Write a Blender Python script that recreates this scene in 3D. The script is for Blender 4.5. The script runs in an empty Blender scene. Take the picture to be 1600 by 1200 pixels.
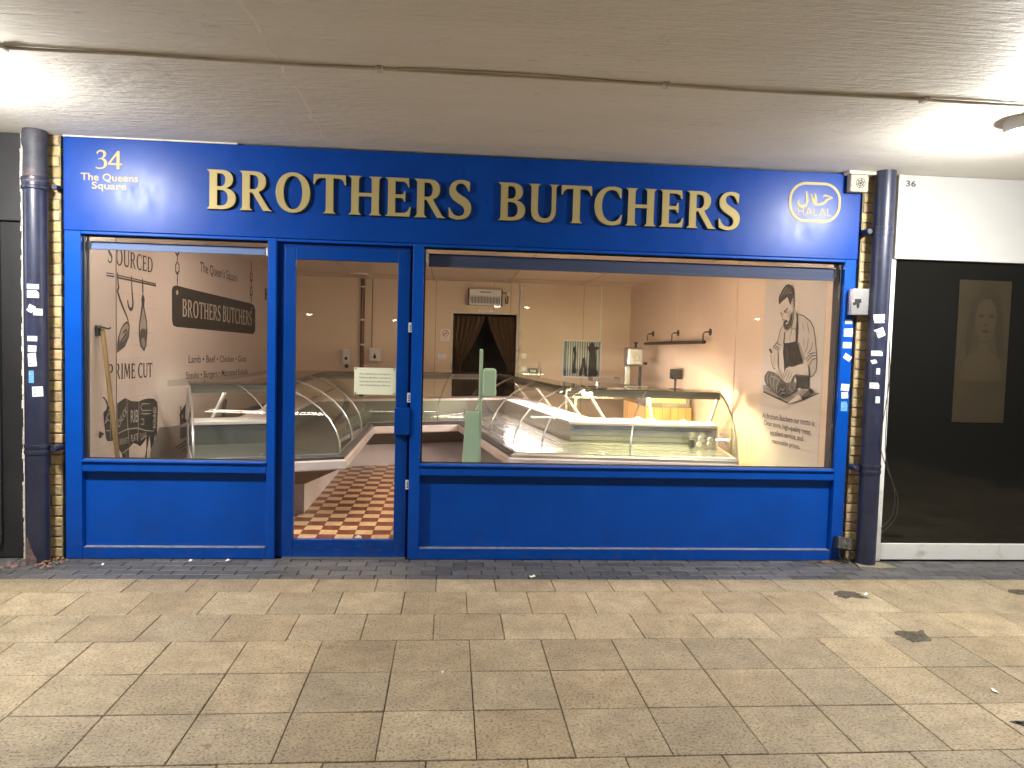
import bpy, bmesh, math, random
from mathutils import Vector, Matrix
from mathutils.geometry import tessellate_polygon
random.seed(7)
S = bpy.context.scene
COL = S.collection
# ------------------------------------------------------------------ camera
cam_d = bpy.data.cameras.new('camera'); cam = bpy.data.objects.new('camera', cam_d); COL.objects.link(cam)
cam_d.sensor_width = 36.0; cam_d.lens = 26.4158; cam_d.clip_start = 0.05; cam_d.clip_end = 500
cam.matrix_world = Matrix([[0.996255, -0.022505, -0.083488, -0.0], [-0.082074, 0.057771, -0.99495, -5.62934], [0.027215, 0.998076, 0.055708, 1.65899], [0, 0, 0, 1]])
S.camera = cam
# ------------------------------------------------------------------ night sky
W = bpy.data.worlds.new('World'); S.world = W; W.use_nodes = True
_nt = W.node_tree; _bg = _nt.nodes['Background']
_sky = _nt.nodes.new('ShaderNodeTexSky'); _sky.sky_type = 'NISHITA'; _sky.sun_disc = False
_sky.sun_elevation = math.radians(-5.0); _sky.sun_rotation = math.radians(200)
_nt.links.new(_sky.outputs[0], _bg.inputs[0]); _bg.inputs[1].default_value = 0.05
LAMP = 610.0          # arcade bulkhead lamps
TUBE = 150.0          # tubes in the display counters
FILL_BATTEN = 130.0         # added battens, out of view, that brighten the shop front
S.view_settings.view_transform = 'Standard'; S.view_settings.look = 'None'
S.view_settings.exposure = 0.14; S.view_settings.gamma = 1.0
S.cycles.transparent_max_bounces = 32; S.cycles.max_bounces = 10
S.cycles.diffuse_bounces = 5; S.cycles.glossy_bounces = 4
S.cycles.use_denoising = True
S.cycles.sample_clamp_indirect = 6.0

# ------------------------------------------------------------------ materials
def new_mat(name):
    m = bpy.data.materials.new(name); m.use_nodes = True
    return m, m.node_tree, m.node_tree.nodes['Principled BSDF']
def pos_node(nt, scale):
    g = nt.nodes.new('ShaderNodeNewGeometry'); mp = nt.nodes.new('ShaderNodeMapping')
    mp.inputs['Scale'].default_value = scale if hasattr(scale, '__len__') else (scale,)*3
    nt.links.new(g.outputs['Position'], mp.inputs['Vector']); return mp.outputs[0]
def noise(nt, scale, detail=4, rough=.6, vec=None):
    n = nt.nodes.new('ShaderNodeTexNoise'); n.inputs['Scale'].default_value = 1.0
    n.inputs['Detail'].default_value = detail; n.inputs['Roughness'].default_value = rough
    nt.links.new(vec or pos_node(nt, scale), n.inputs['Vector']); return n.outputs[0]
def ramp(nt, fac, stops):
    r = nt.nodes.new('ShaderNodeValToRGB'); e = r.color_ramp.elements
    while len(e) < len(stops): e.new(.5)
    for k, (p, c) in enumerate(stops):
        e[k].position = p; e[k].color = (*c, 1) if hasattr(c, '__len__') else (c, c, c, 1)
    nt.links.new(fac, r.inputs[0]); return r.outputs[0]
def mixc(nt, fac, a, b, mode='MIX'):
    m = nt.nodes.new('ShaderNodeMix'); m.data_type = 'RGBA'; m.blend_type = mode
    for s, v in ((0, fac), (6, a), (7, b)):
        if hasattr(v, 'is_output'): nt.links.new(v, m.inputs[s])
        elif s == 0: m.inputs[0].default_value = v
        else: m.inputs[s].default_value = (*v, 1)
    return m.outputs[2]
def bump(nt, p, h, strength, dist):
    b = nt.nodes.new('ShaderNodeBump'); b.inputs['Strength'].default_value = strength; b.inputs['Distance'].default_value = dist
    nt.links.new(h, b.inputs['Height']); nt.links.new(b.outputs[0], p.inputs['Normal'])
def mat(name, col, rough=.5, metal=0, var=.0, vscale=6, bmp=0, bscale=60, bdist=.002, spec=.5, dirt=None, dscale=3, rvar=0):
    m, nt, p = new_mat(name)
    p.inputs['Roughness'].default_value = rough; p.inputs['Metallic'].default_value = metal
    p.inputs['Specular IOR Level'].default_value = spec
    p.inputs['Base Color'].default_value = (*col, 1)
    if var:
        f = noise(nt, vscale, 6, .65)
        lo = tuple(c*(1-var) for c in col); hi = tuple(min(1, c*(1+var)) for c in col)
        c = ramp(nt, f, [(.3, lo), (.7, hi)])
        if dirt:
            f2 = ramp(nt, noise(nt, dscale, 8, .7), [(.55, 0.), (.75, 1.)])
            c = mixc(nt, f2, c, dirt)
        nt.links.new(c, p.inputs['Base Color'])
    if rvar:
        f = noise(nt, 5, 6, .7); r = ramp(nt, f, [(.3, max(0, rough-rvar)), (.7, rough+rvar)])
        nt.links.new(r, p.inputs['Roughness'])
    if bmp: bump(nt, p, noise(nt, bscale, 5, .6), bmp, bdist)
    return m
def emit(name, col, strength):
    m, nt, p = new_mat(name)
    p.inputs['Base Color'].default_value = (.8, .8, .8, 1)
    p.inputs['Emission Color'].default_value = (*col, 1); p.inputs['Emission Strength'].default_value = strength
    return m
def glass(name, tint=(1, 1, 1), ior=1.5, haze=0.0):
    m, nt, p = new_mat(name); nt.nodes.remove(p)
    t = nt.nodes.new('ShaderNodeBsdfTransparent'); t.inputs[0].default_value = (*tint, 1)
    g = nt.nodes.new('ShaderNodeBsdfGlossy'); g.inputs['Roughness'].default_value = .0
    f = nt.nodes.new('ShaderNodeFresnel'); f.inputs[0].default_value = ior      # reflect at the outer face of the pane only
    ge = nt.nodes.new('ShaderNodeNewGeometry'); iv = nt.nodes.new('ShaderNodeMath'); iv.operation = 'SUBTRACT'; iv.inputs[0].default_value = 1.0
    nt.links.new(ge.outputs['Backfacing'], iv.inputs[1]); mu = nt.nodes.new('ShaderNodeMath'); mu.operation = 'MULTIPLY'
    nt.links.new(f.outputs[0], mu.inputs[0]); nt.links.new(iv.outputs[0], mu.inputs[1])
    mx = nt.nodes.new('ShaderNodeMixShader'); nt.links.new(mu.outputs[0], mx.inputs[0])
    nt.links.new(t.outputs[0], mx.inputs[1]); nt.links.new(g.outputs[0], mx.inputs[2])
    out = mx.outputs[0]
    if haze:
        d = nt.nodes.new('ShaderNodeBsdfDiffuse'); d.inputs[0].default_value = (.7, .7, .66, 1)
        mx2 = nt.nodes.new('ShaderNodeMixShader')
        r = ramp(nt, noise(nt, 4, 8, .7), [(.4, haze*.3), (.75, haze)])
        nt.links.new(r, mx2.inputs[0]); nt.links.new(out, mx2.inputs[1]); nt.links.new(d.outputs[0], mx2.inputs[2]); out = mx2.outputs[0]
    nt.links.new(out, nt.nodes['Material Output'].inputs[0]); return m
_ink = {}
def ink(t, warm=(1.0, .90, .80)):
    k = (round(t, 3), warm)
    if k not in _ink: _ink[k] = mat('ink', tuple(t*c for c in warm), .6)
    return _ink[k]

M = {}
def paint(name, rough, col=(.001, .064, .385)):
    m, nt, p = new_mat(name); p.inputs['Specular IOR Level'].default_value = .21
    f = noise(nt, 3.0, 7, .7)
    c = ramp(nt, f, [(.3, tuple(x*.86 for x in col)), (.7, tuple(x*1.1 for x in col))])
    d = ramp(nt, noise(nt, 38, 5, .7), [(.74, 0.), (.80, .12)])
    g = nt.nodes.new('ShaderNodeNewGeometry'); sp = nt.nodes.new('ShaderNodeSeparateXYZ'); nt.links.new(g.outputs['Position'], sp.inputs[0])
    lo = nt.nodes.new('ShaderNodeMapRange'); lo.inputs['From Min'].default_value = .30; lo.inputs['From Max'].default_value = 0.0
    lo.inputs['To Min'].default_value = 0; lo.inputs['To Max'].default_value = 1; nt.links.new(sp.outputs[2], lo.inputs['Value'])
    sn = ramp(nt, noise(nt, (14, 14, 22), 8, .75), [(.48, 0.), (.66, .35)])
    mm = nt.nodes.new('ShaderNodeMath'); mm.operation = 'MULTIPLY'; nt.links.new(lo.outputs[0], mm.inputs[0]); nt.links.new(sn, mm.inputs[1])
    c = mixc(nt, mm.outputs[0], c, (.07, .075, .10))
    sc = ramp(nt, noise(nt, (3, 3, 60), 5, .7), [(.72, 0.), (.78, .25)]); c = mixc(nt, sc, c, tuple(x*.6+.01 for x in col))
    c = mixc(nt, d, c, (.08, .12, .25)); nt.links.new(c, p.inputs['Base Color'])
    r = ramp(nt, noise(nt, (9, 9, 5), 6, .7), [(.3, rough-.06), (.7, rough+.08)]); nt.links.new(r, p.inputs['Roughness'])
    bump(nt, p, noise(nt, 30, 4, .55), .022, .002)
    return m
M['blue'] = paint('blue_paint', .36)
M['fascia'] = paint('fascia_paint', .33, (.001, .045, .285))
M['door_blue'] = paint('door_paint', .33, (.001, .045, .265))
M['gold'] = mat('gold_letter', (.42, .34, .15), .55, .15, .06, 3, 0, 60, .001, .2)
M['letter_shade'] = mat('letter_shadow', (.02, .02, .035), .5)  # near-black colour for the drop shadow painted behind each letter
M['winglass'] = glass('window_glass', (.97, .985, .975), 1.5, .006)
M['caseglass'] = glass('case_glass', (.97, .985, .97), 1.5, .008)
M['seal'] = mat('rubber_seal', (.01, .012, .02), .5)
M['alu'] = mat('aluminium', (.55, .55, .55), .35, .9, .1, 20)
M['steel'] = mat('stainless_steel', (.55, .545, .52), .26, .9, .04, (2, 2, 30), 0, 60, .001, .5, None, 3, .08)
M['deck'] = mat('case_deck', (.74, .72, .64), .20, .85, .03, 3, .45, 5, .012)
M['steel_shaded'] = mat('shaded_steel', (.20, .20, .185), .3, .6, .05, 3, .3, 7, .005)  # deck steel darkened for the unlit counters, shade put into the colour
M['rim_lit'] = mat('lit_rim', (.42, .40, .34), .35, .2)  # rim of the lit counter, lamplight put into its lighter colour
M['case_white'] = mat('case_white', (.68, .60, .59), .35, 0, .08, 5)
M['case_dark'] = mat('case_dark', (.10, .085, .07), .45, 0, .2, 5)
M['case_rim'] = mat('case_rim', (.10, .10, .105), .3, .3, .1, 5)
M['canopy'] = glass('canopy_smoked_glass', (.72, .70, .66), 1.5, .02)
M['canopy_edge'] = mat('canopy_edge', (.20, .185, .16), .35, .4)
M['tube_warm'] = emit('tube_warm', (1, .88, .46), TUBE*3.1)
M['tube_pink'] = emit('tube_pink', (1, .80, .80), TUBE*1.3)
M['tube_cool'] = emit('tube_cool', (.95, .95, .82), TUBE*.35)
M['fill_batten_tube'] = emit('fill_batten_tube', (1, .775, .61), FILL_BATTEN)
M['lampglow'] = emit('lamp_diffuser', (1, .98, .935), LAMP)
M['blind'] = mat('blind_cloth', (.042, .055, .125), .7, 0, .2, (1, 1, 40))
M['blind_lit'] = mat('blind_cloth_lit', (.12, .17, .36), .6, 0, .15, (1, 1, 30))  # blind cloth lightened, outside light painted into the colour
M['white'] = mat('white_plastic', (.72, .71, .68), .4, 0, .05, 8)
M['white_old'] = mat('old_white_paint', (.62, .58, .50), .6, 0, .15, 10, .3, 60, .002, .5, (.2, .16, .11), 9)
M['black'] = mat('black_plastic', (.012, .012, .013), .45)
M['dark'] = mat('dark_metal', (.05, .05, .055), .45, .5)
M['paper'] = mat('paper', (.78, .80, .62), .8, 0, .03, 5)
M['sticker'] = mat('sticker_paper', (.78, .79, .80), .6, 0, .08, 60)
M['sticker_blue'] = mat('sticker_blue', (.12, .33, .62), .6, 0, .2, 60)
M['pipe'] = mat('pipe_paint', (.020, .024, .050), .36, 0, .25, 9, .25, 30, .002, .5, (.05, .05, .06), 11)
M['peeling'] = mat('peeling_pipe_paint', (.045, .047, .06), .6, 0, .35, 14, .6, 40, .003, .5, (.25, .12, .10), 5)
M['rust'] = mat('rusty_iron', (.15, .10, .09), .75, 0, .5, 22, .8, 40, .004, .4, (.05, .05, .06), 8)
M['brown_pipe'] = mat('brown_pipe', (.12, .05, .025), .35)
M['wood'] = mat('butcher_block_wood', (.62, .36, .13), .5, 0, .25, (18, 18, 3), .2, 50, .001)
M['wood_pale'] = mat('pale_board', (.70, .52, .27), .5, 0, .2, (3, 20, 20))
M['broom_wood'] = mat('broom_handle_wood', (.22, .135, .055), .5, 0, .3, (40, 40, 4))
M['curtain'] = mat('brown_curtain', (.085, .045, .022), .8, 0, .3, (30, 30, 2))
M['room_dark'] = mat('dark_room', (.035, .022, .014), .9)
M['scale'] = mat('pale_green_enamel', (.42, .56, .38), .35, 0, .05, 5)
M['red'] = mat('sign_red', (.55, .03, .03), .5)
M['shutter'] = mat('dark_cladding', (.016, .016, .018), .5, 0, .3, (3, 3, 1.2), .05, 20)
M['white_frame'] = mat('white_frame_paint', (.74, .735, .71), .45, 0, .05, 4, 0, 60, .001, .5, (.4, .37, .32), 6)
M['worn'] = mat('worn_edge', (.20, .21, .26), .6, 0, .4, 30)
M['alarm'] = mat('dirty_alarm_paint', (.46, .41, .31), .6, 0, .2, 25, .3, 60, .002, .5, (.15, .11, .07), 22)
M['white_fascia'] = mat('white_sign_panel', (.43, .428, .415), .45, 0, .04, 2.2, .03, 30)
M['shop_black'] = mat('black_window', (.008, .008, .007), .06, 0, 0, 5)
M['leaf'] = mat('dry_leaf', (.33, .17, .06), .8, 0, .3, 40)
M['brickmortar'] = mat('mortar', (.22, .19, .14), .9, 0, .3, 30, .6, 80, .003)
M['cable'] = mat('cable_sheath', (.035, .028, .022), .6)
M['conduit'] = mat('conduit_paint', (.66, .61, .52), .6, 0, .2, (3, 30, 30))

def brick_mat():
    m, nt, p = new_mat('yellow_stock_brick')
    oi = nt.nodes.new('ShaderNodeAttribute'); oi.attribute_name = 'tone'
    f = noise(nt, 35, 6, .7)
    c = ramp(nt, f, [(.25, (.24, .17, .08)), (.5, (.46, .35, .18)), (.75, (.60, .49, .30))])
    c = mixc(nt, 1.0, c, oi.outputs['Color'], 'MULTIPLY'); nt.links.new(c, p.inputs['Base Color'])
    p.inputs['Roughness'].default_value = .85; bump(nt, p, noise(nt, 60, 6, .7), .8, .006); return m
M['brick'] = brick_mat()
def slab_mat():
    m, nt, p = new_mat('paving_slab')
    at = nt.nodes.new('ShaderNodeAttribute'); at.attribute_name = 'tone'
    big = ramp(nt, noise(nt, 1.4, 6, .65), [(.3, (.285, .226, .140)), (.7, (.415, .332, .213))])
    fine = ramp(nt, noise(nt, 75, 4, .7), [(.36, .30), (.47, .95), (.70, 1.22)])
    c = mixc(nt, 1., big, fine, 'MULTIPLY')
    mid = ramp(nt, noise(nt, 7, 7, .72), [(.33, .74), (.65, 1.10)])
    c = mixc(nt, 1., c, mid, 'MULTIPLY'); c = mixc(nt, 1., c, at.outputs['Color'], 'MULTIPLY')
    st = ramp(nt, noise(nt, 9, 2, .4), [(.71, 0.), (.755, .6)])
    c = mixc(nt, st, c, (.12, .085, .05))
    nt.links.new(c, p.inputs['Base Color'])
    r = ramp(nt, noise(nt, 2.5, 5, .6), [(.3, .42), (.7, .68)]); nt.links.new(r, p.inputs['Roughness'])
    bump(nt, p, noise(nt, 110, 4, .6), .75, .004); return m
M['slab'] = slab_mat()
def paver_mat():
    m, nt, p = new_mat('blue_brick_paver')
    at = nt.nodes.new('ShaderNodeAttribute'); at.attribute_name = 'tone'
    c = ramp(nt, noise(nt, 30, 6, .7), [(.3, (.055, .055, .06)), (.7, (.125, .12, .115))])
    c = mixc(nt, 1., c, at.outputs['Color'], 'MULTIPLY'); nt.links.new(c, p.inputs['Base Color'])
    p.inputs['Roughness'].default_value = .55; bump(nt, p, noise(nt, 50, 5, .6), .5, .003); return m
M['paver'] = paver_mat()
M['joint'] = mat('joint_sand', (.055, .042, .025), .95, 0, .3, 30)
def concrete_mat():
    m, nt, p = new_mat('painted_board_marked_concrete')
    c = ramp(nt, noise(nt, (.8, 2.5, 1), 6, .6), [(.3, (.80, .765, .68)), (.7, (.88, .845, .765))])
    sc = ramp(nt, noise(nt, (6, 70, 5), 4, .7), [(.30, .38), (.37, 1.)])
    patch = ramp(nt, noise(nt, (1.1, 1.6, 1), 3, .5), [(.42, .1), (.58, 1.)])
    sc2 = mixc(nt, patch, (1, 1, 1), sc); c = mixc(nt, 1., c, sc2, 'MULTIPLY')
    nt.links.new(c, p.inputs['Base Color']); p.inputs['Roughness'].default_value = .62
    a = noise(nt, (3.0, 42, 5), 5, .7); b = noise(nt, (9, 22, 8), 6, .65)
    s = nt.nodes.new('ShaderNodeMath'); s.operation = 'ADD'; nt.links.new(a, s.inputs[0]); nt.links.new(b, s.inputs[1])
    bump(nt, p, s.outputs[0], .9, .02); return m
M['concrete'] = concrete_mat()
def wallpanel(name, col, brick=0.0, rough=.45):
    m, nt, p = new_mat(name)
    c = ramp(nt, noise(nt, 1.2, 5, .6), [(.3, tuple(x*.95 for x in col)), (.7, tuple(min(1, x*1.04) for x in col))])
    if brick:
        bt = nt.nodes.new('ShaderNodeTexBrick')
        g = nt.nodes.new('ShaderNodeNewGeometry'); sp = nt.nodes.new('ShaderNodeSeparateXYZ'); cb = nt.nodes.new('ShaderNodeCombineXYZ')
        nt.links.new(g.outputs['Position'], sp.inputs[0]); nt.links.new(sp.outputs[1], cb.inputs[0]); nt.links.new(sp.outputs[2], cb.inputs[1])
        nt.links.new(cb.outputs[0], bt.inputs[0]); bt.inputs['Scale'].default_value = 1.0
        bt.inputs['Brick Width'].default_value = .42; bt.inputs['Row Height'].default_value = .11; bt.inputs['Mortar Size'].default_value = .006
        bt.inputs['Color1'].default_value = (1, 1, 1, 1); bt.inputs['Color2'].default_value = (.97, .97, .97, 1)
        k = 1+brick; bt.inputs['Mortar'].default_value = (k, k, k, 1)
        pt = ramp(nt, noise(nt, .9, 3, .5), [(.42, 0.), (.6, 1.)])
        c = mixc(nt, 1., c, mixc(nt, pt, (1, 1, 1), bt.outputs[0]), 'MULTIPLY')
    nt.links.new(c, p.inputs['Base Color']); p.inputs['Roughness'].default_value = rough; return m
M['wall_back'] = wallpanel('cream_wall_panel', (.66, .52, .385))
M['wall_right'] = wallpanel('cream_brick_print', (.74, .58, .445), .08)
M['wall_left'] = wallpanel('mural_brick_print', (.53, .47, .44), -.10)
M['mural_grey'] = wallpanel('mural_grey_print', (.62, .56, .51))
M['ceil_in'] = mat('ceiling_board', (.77, .66, .58), .35, 0, .05, (1, 1, 1))
def tile_mat():
    m, nt, p = new_mat('quarry_tiles')
    g = nt.nodes.new('ShaderNodeNewGeometry')
    ck = nt.nodes.new('ShaderNodeTexChecker'); ck.inputs['Scale'].default_value = 1/.15
    mp = nt.nodes.new('ShaderNodeMapping'); mp.inputs['Location'].default_value = (.02, .03, .05)
    nt.links.new(g.outputs['Position'], mp.inputs[0]); nt.links.new(mp.outputs[0], ck.inputs[0])
    ck.inputs[1].default_value = (.21, .05, .028, 1); ck.inputs[2].default_value = (.68, .47, .26, 1)
    bt = nt.nodes.new('ShaderNodeTexBrick'); bt.offset = 0; bt.inputs['Scale'].default_value = 1
    bt.inputs['Brick Width'].default_value = .15; bt.inputs['Row Height'].default_value = .15; bt.inputs['Mortar Size'].default_value = .0025
    bt.inputs['Color1'].default_value = (1, 1, 1, 1); bt.inputs['Color2'].default_value = (.93, .93, .93, 1); bt.inputs['Mortar'].default_value = (.35, .32, .3, 1)
    nt.links.new(mp.outputs[0], bt.inputs[0])
    c = mixc(nt, 1., ck.outputs[0], bt.outputs[0], 'MULTIPLY')
    c = mixc(nt, 1., c, ramp(nt, noise(nt, 9, 6, .7), [(.3, .82), (.7, 1.1)]), 'MULTIPLY')
    nt.links.new(c, p.inputs['Base Color']); p.inputs['Roughness'].default_value = .38; return m
M['tiles'] = tile_mat()

# ------------------------------------------------------------------ object helpers
ORG = {}
def props(o, label=None, cat=None, group=None, kind=None):
    if label: o['label'] = label
    if cat: o['category'] = cat
    if group: o['group'] = group
    if kind: o['kind'] = kind
    return o
def thing(name, label, cat, loc, group=None):
    o = bpy.data.objects.new(name, None); COL.objects.link(o); o.location = loc; o.empty_display_size = .1
    ORG[o.name] = Vector(loc); return props(o, label, cat, group)
class MB:
    def __init__(s): s.v = []; s.f = []; s.tone = []
    def add(s, vs, fs, tone=1.0):
        b = len(s.v); s.v += [Vector(v) for v in vs]
        for f in fs: s.f.append([b+i for i in f]); s.tone.append(tone)
        return s
    def box(s, x0, x1, y0, y1, z0, z1, tone=1.0, M4=None):
        vs = [Vector((x, y, z)) for x in (x0, x1) for y in (y0, y1) for z in (z0, z1)]
        if M4: vs = [M4 @ v for v in vs]
        return s.add(vs, [(0, 1, 3, 2), (4, 6, 7, 5), (0, 4, 5, 1), (2, 3, 7, 6), (0, 2, 6, 4), (1, 5, 7, 3)], tone)
    def tube(s, pts, r, n=10, cap=True):
        pts = [Vector(p) for p in pts]; rr = r if hasattr(r, '__len__') else [r]*len(pts)
        rings = []; up = None
        for i, p in enumerate(pts):
            d = (pts[min(i+1, len(pts)-1)] - pts[max(i-1, 0)]).normalized()
            if up is None: up = Vector((0, 0, 1)) if abs(d.z) < .9 else Vector((0, 1, 0))
            a = d.cross(up).normalized(); b = a.cross(d).normalized(); up = b
            rings.append([p + (a*math.cos(t)+b*math.sin(t))*rr[i] for t in [2*math.pi*k/n for k in range(n)]])
        vs = [v for R in rings for v in R]; fs = []
        for i in range(len(pts)-1):
            for k in range(n): fs.append((i*n+k, i*n+(k+1) % n, (i+1)*n+(k+1) % n, (i+1)*n+k))
        if cap: fs.append(tuple(range(n-1, -1, -1))); fs.append(tuple((len(pts)-1)*n+k for k in range(n)))
        return s.add(vs, fs)
    def lathe(s, c, prof, n=32, axis='Z'):
        vs = []; c = Vector(c)
        for r, h in prof:
            for k in range(n):
                t = 2*math.pi*k/n; q = (r*math.cos(t), r*math.sin(t))
                vs.append(c + (Vector((q[0], q[1], h)) if axis == 'Z' else Vector((q[0], h, q[1])) if axis == 'Y' else Vector((h, q[0], q[1]))))
        fs = [(i*n+k, i*n+(k+1) % n, (i+1)*n+(k+1) % n, (i+1)*n+k) for i in range(len(prof)-1) for k in range(n)]
        return s.add(vs, fs)
    def prism(s, loops, mp, w0, w1=None):
        """loops: outer then holes in (u, v); mp(u, v, w) -> world; a front face at w1 and sides down to w0"""
        tri = tessellate_polygon([[Vector((u, v, 0)) for u, v in L] for L in loops])
        flat = [p for L in loops for p in L]; n = len(flat)
        if w1 is None: return s.add([mp(u, v, w0) for u, v in flat], [tuple(t) for t in tri])
        vs = [mp(u, v, w1) for u, v in flat] + [mp(u, v, w0) for u, v in flat]
        fs = [tuple(t) for t in tri] + [tuple(i+n for i in reversed(t)) for t in tri]; b = 0
        for L in loops:
            for i in range(len(L)):
                a, c = b+i, b+(i+1) % len(L); fs.append((a, c, c+n, a+n))
            b += len(L)
        return s.add(vs, fs)
    def build(s, name, m, parent=None, label=None, cat=None, group=None, kind=None, bevel=0, smooth=False, loc=None, seg=2):
        o0 = ORG[parent.name] if parent else Vector(loc if loc else (0, 0, 0))
        me = bpy.data.meshes.new(name); me.from_pydata([tuple(v-o0) for v in s.v], [], s.f)
        if any(t != 1.0 for t in s.tone):
            ca = me.color_attributes.new('tone', 'FLOAT_COLOR', 'CORNER'); i = 0
            for p_, t in zip(me.polygons, s.tone):
                c = (*t, 1) if hasattr(t, '__len__') else (t, t, t, 1)
                for li in p_.loop_indices: ca.data[li].color = c
        bm = bmesh.new(); bm.from_mesh(me)
        bmesh.ops.recalc_face_normals(bm, faces=bm.faces)
        if bevel:
            es = [e for e in bm.edges if len(e.link_faces) == 2 and e.calc_face_angle(0) > .5]
            bmesh.ops.bevel(bm, geom=es, offset=bevel, segments=seg, affect='EDGES', clamp_overlap=True, profile=.5)
        if smooth:
            for f in bm.faces: f.smooth = True
            for e in bm.edges:
                if len(e.link_faces) == 2 and e.calc_face_angle(0) > .6: e.smooth = False
        bm.to_mesh(me); bm.free()
        me.materials.append(m); o = bpy.data.objects.new(name, me); COL.objects.link(o)
        if parent: o.parent = parent
        else: o.location = o0
        ORG[o.name] = o0
        return props(o, label, cat, group, kind)
def bx(*a, **k): return MB().box(*a, **k)
# planes for flat work: (u, v, w) -> world
FAC = lambda y=0.0: (lambda u, v, w: Vector((u, y-w, v)))
LWP = lambda x: (lambda u, v, w: Vector((x+w, u, v)))
RWP = lambda x: (lambda u, v, w: Vector((x-w, u, v)))
def circ(cx, cy, rx, ry=None, n=28, a0=0, a1=2*math.pi):
    ry = ry or rx; return [(cx+rx*math.cos(a0+(a1-a0)*k/n), cy+ry*math.sin(a0+(a1-a0)*k/n)) for k in range(n)]
def strip(pts, w):
    """a polyline of width w as one outline"""
    L = []; R = []
    for i, (x, y) in enumerate(pts):
        a = pts[max(i-1, 0)]; b = pts[min(i+1, len(pts)-1)]
        dx, dy = b[0]-a[0], b[1]-a[1]; l = math.hypot(dx, dy) or 1; q = w[i] if hasattr(w, '__len__') else w
        L.append((x-dy/l*q/2, y+dx/l*q/2)); R.append((x+dy/l*q/2, y-dx/l*q/2))
    return L, R
def add_strip(mb, pts, w, mp, d):
    L, R = strip(pts, w); n = len(pts)
    mb.add([mp(u, v, d) for u, v in L+R], [(i, i+1, n+i+1, n+i) for i in range(n-1)])

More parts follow.
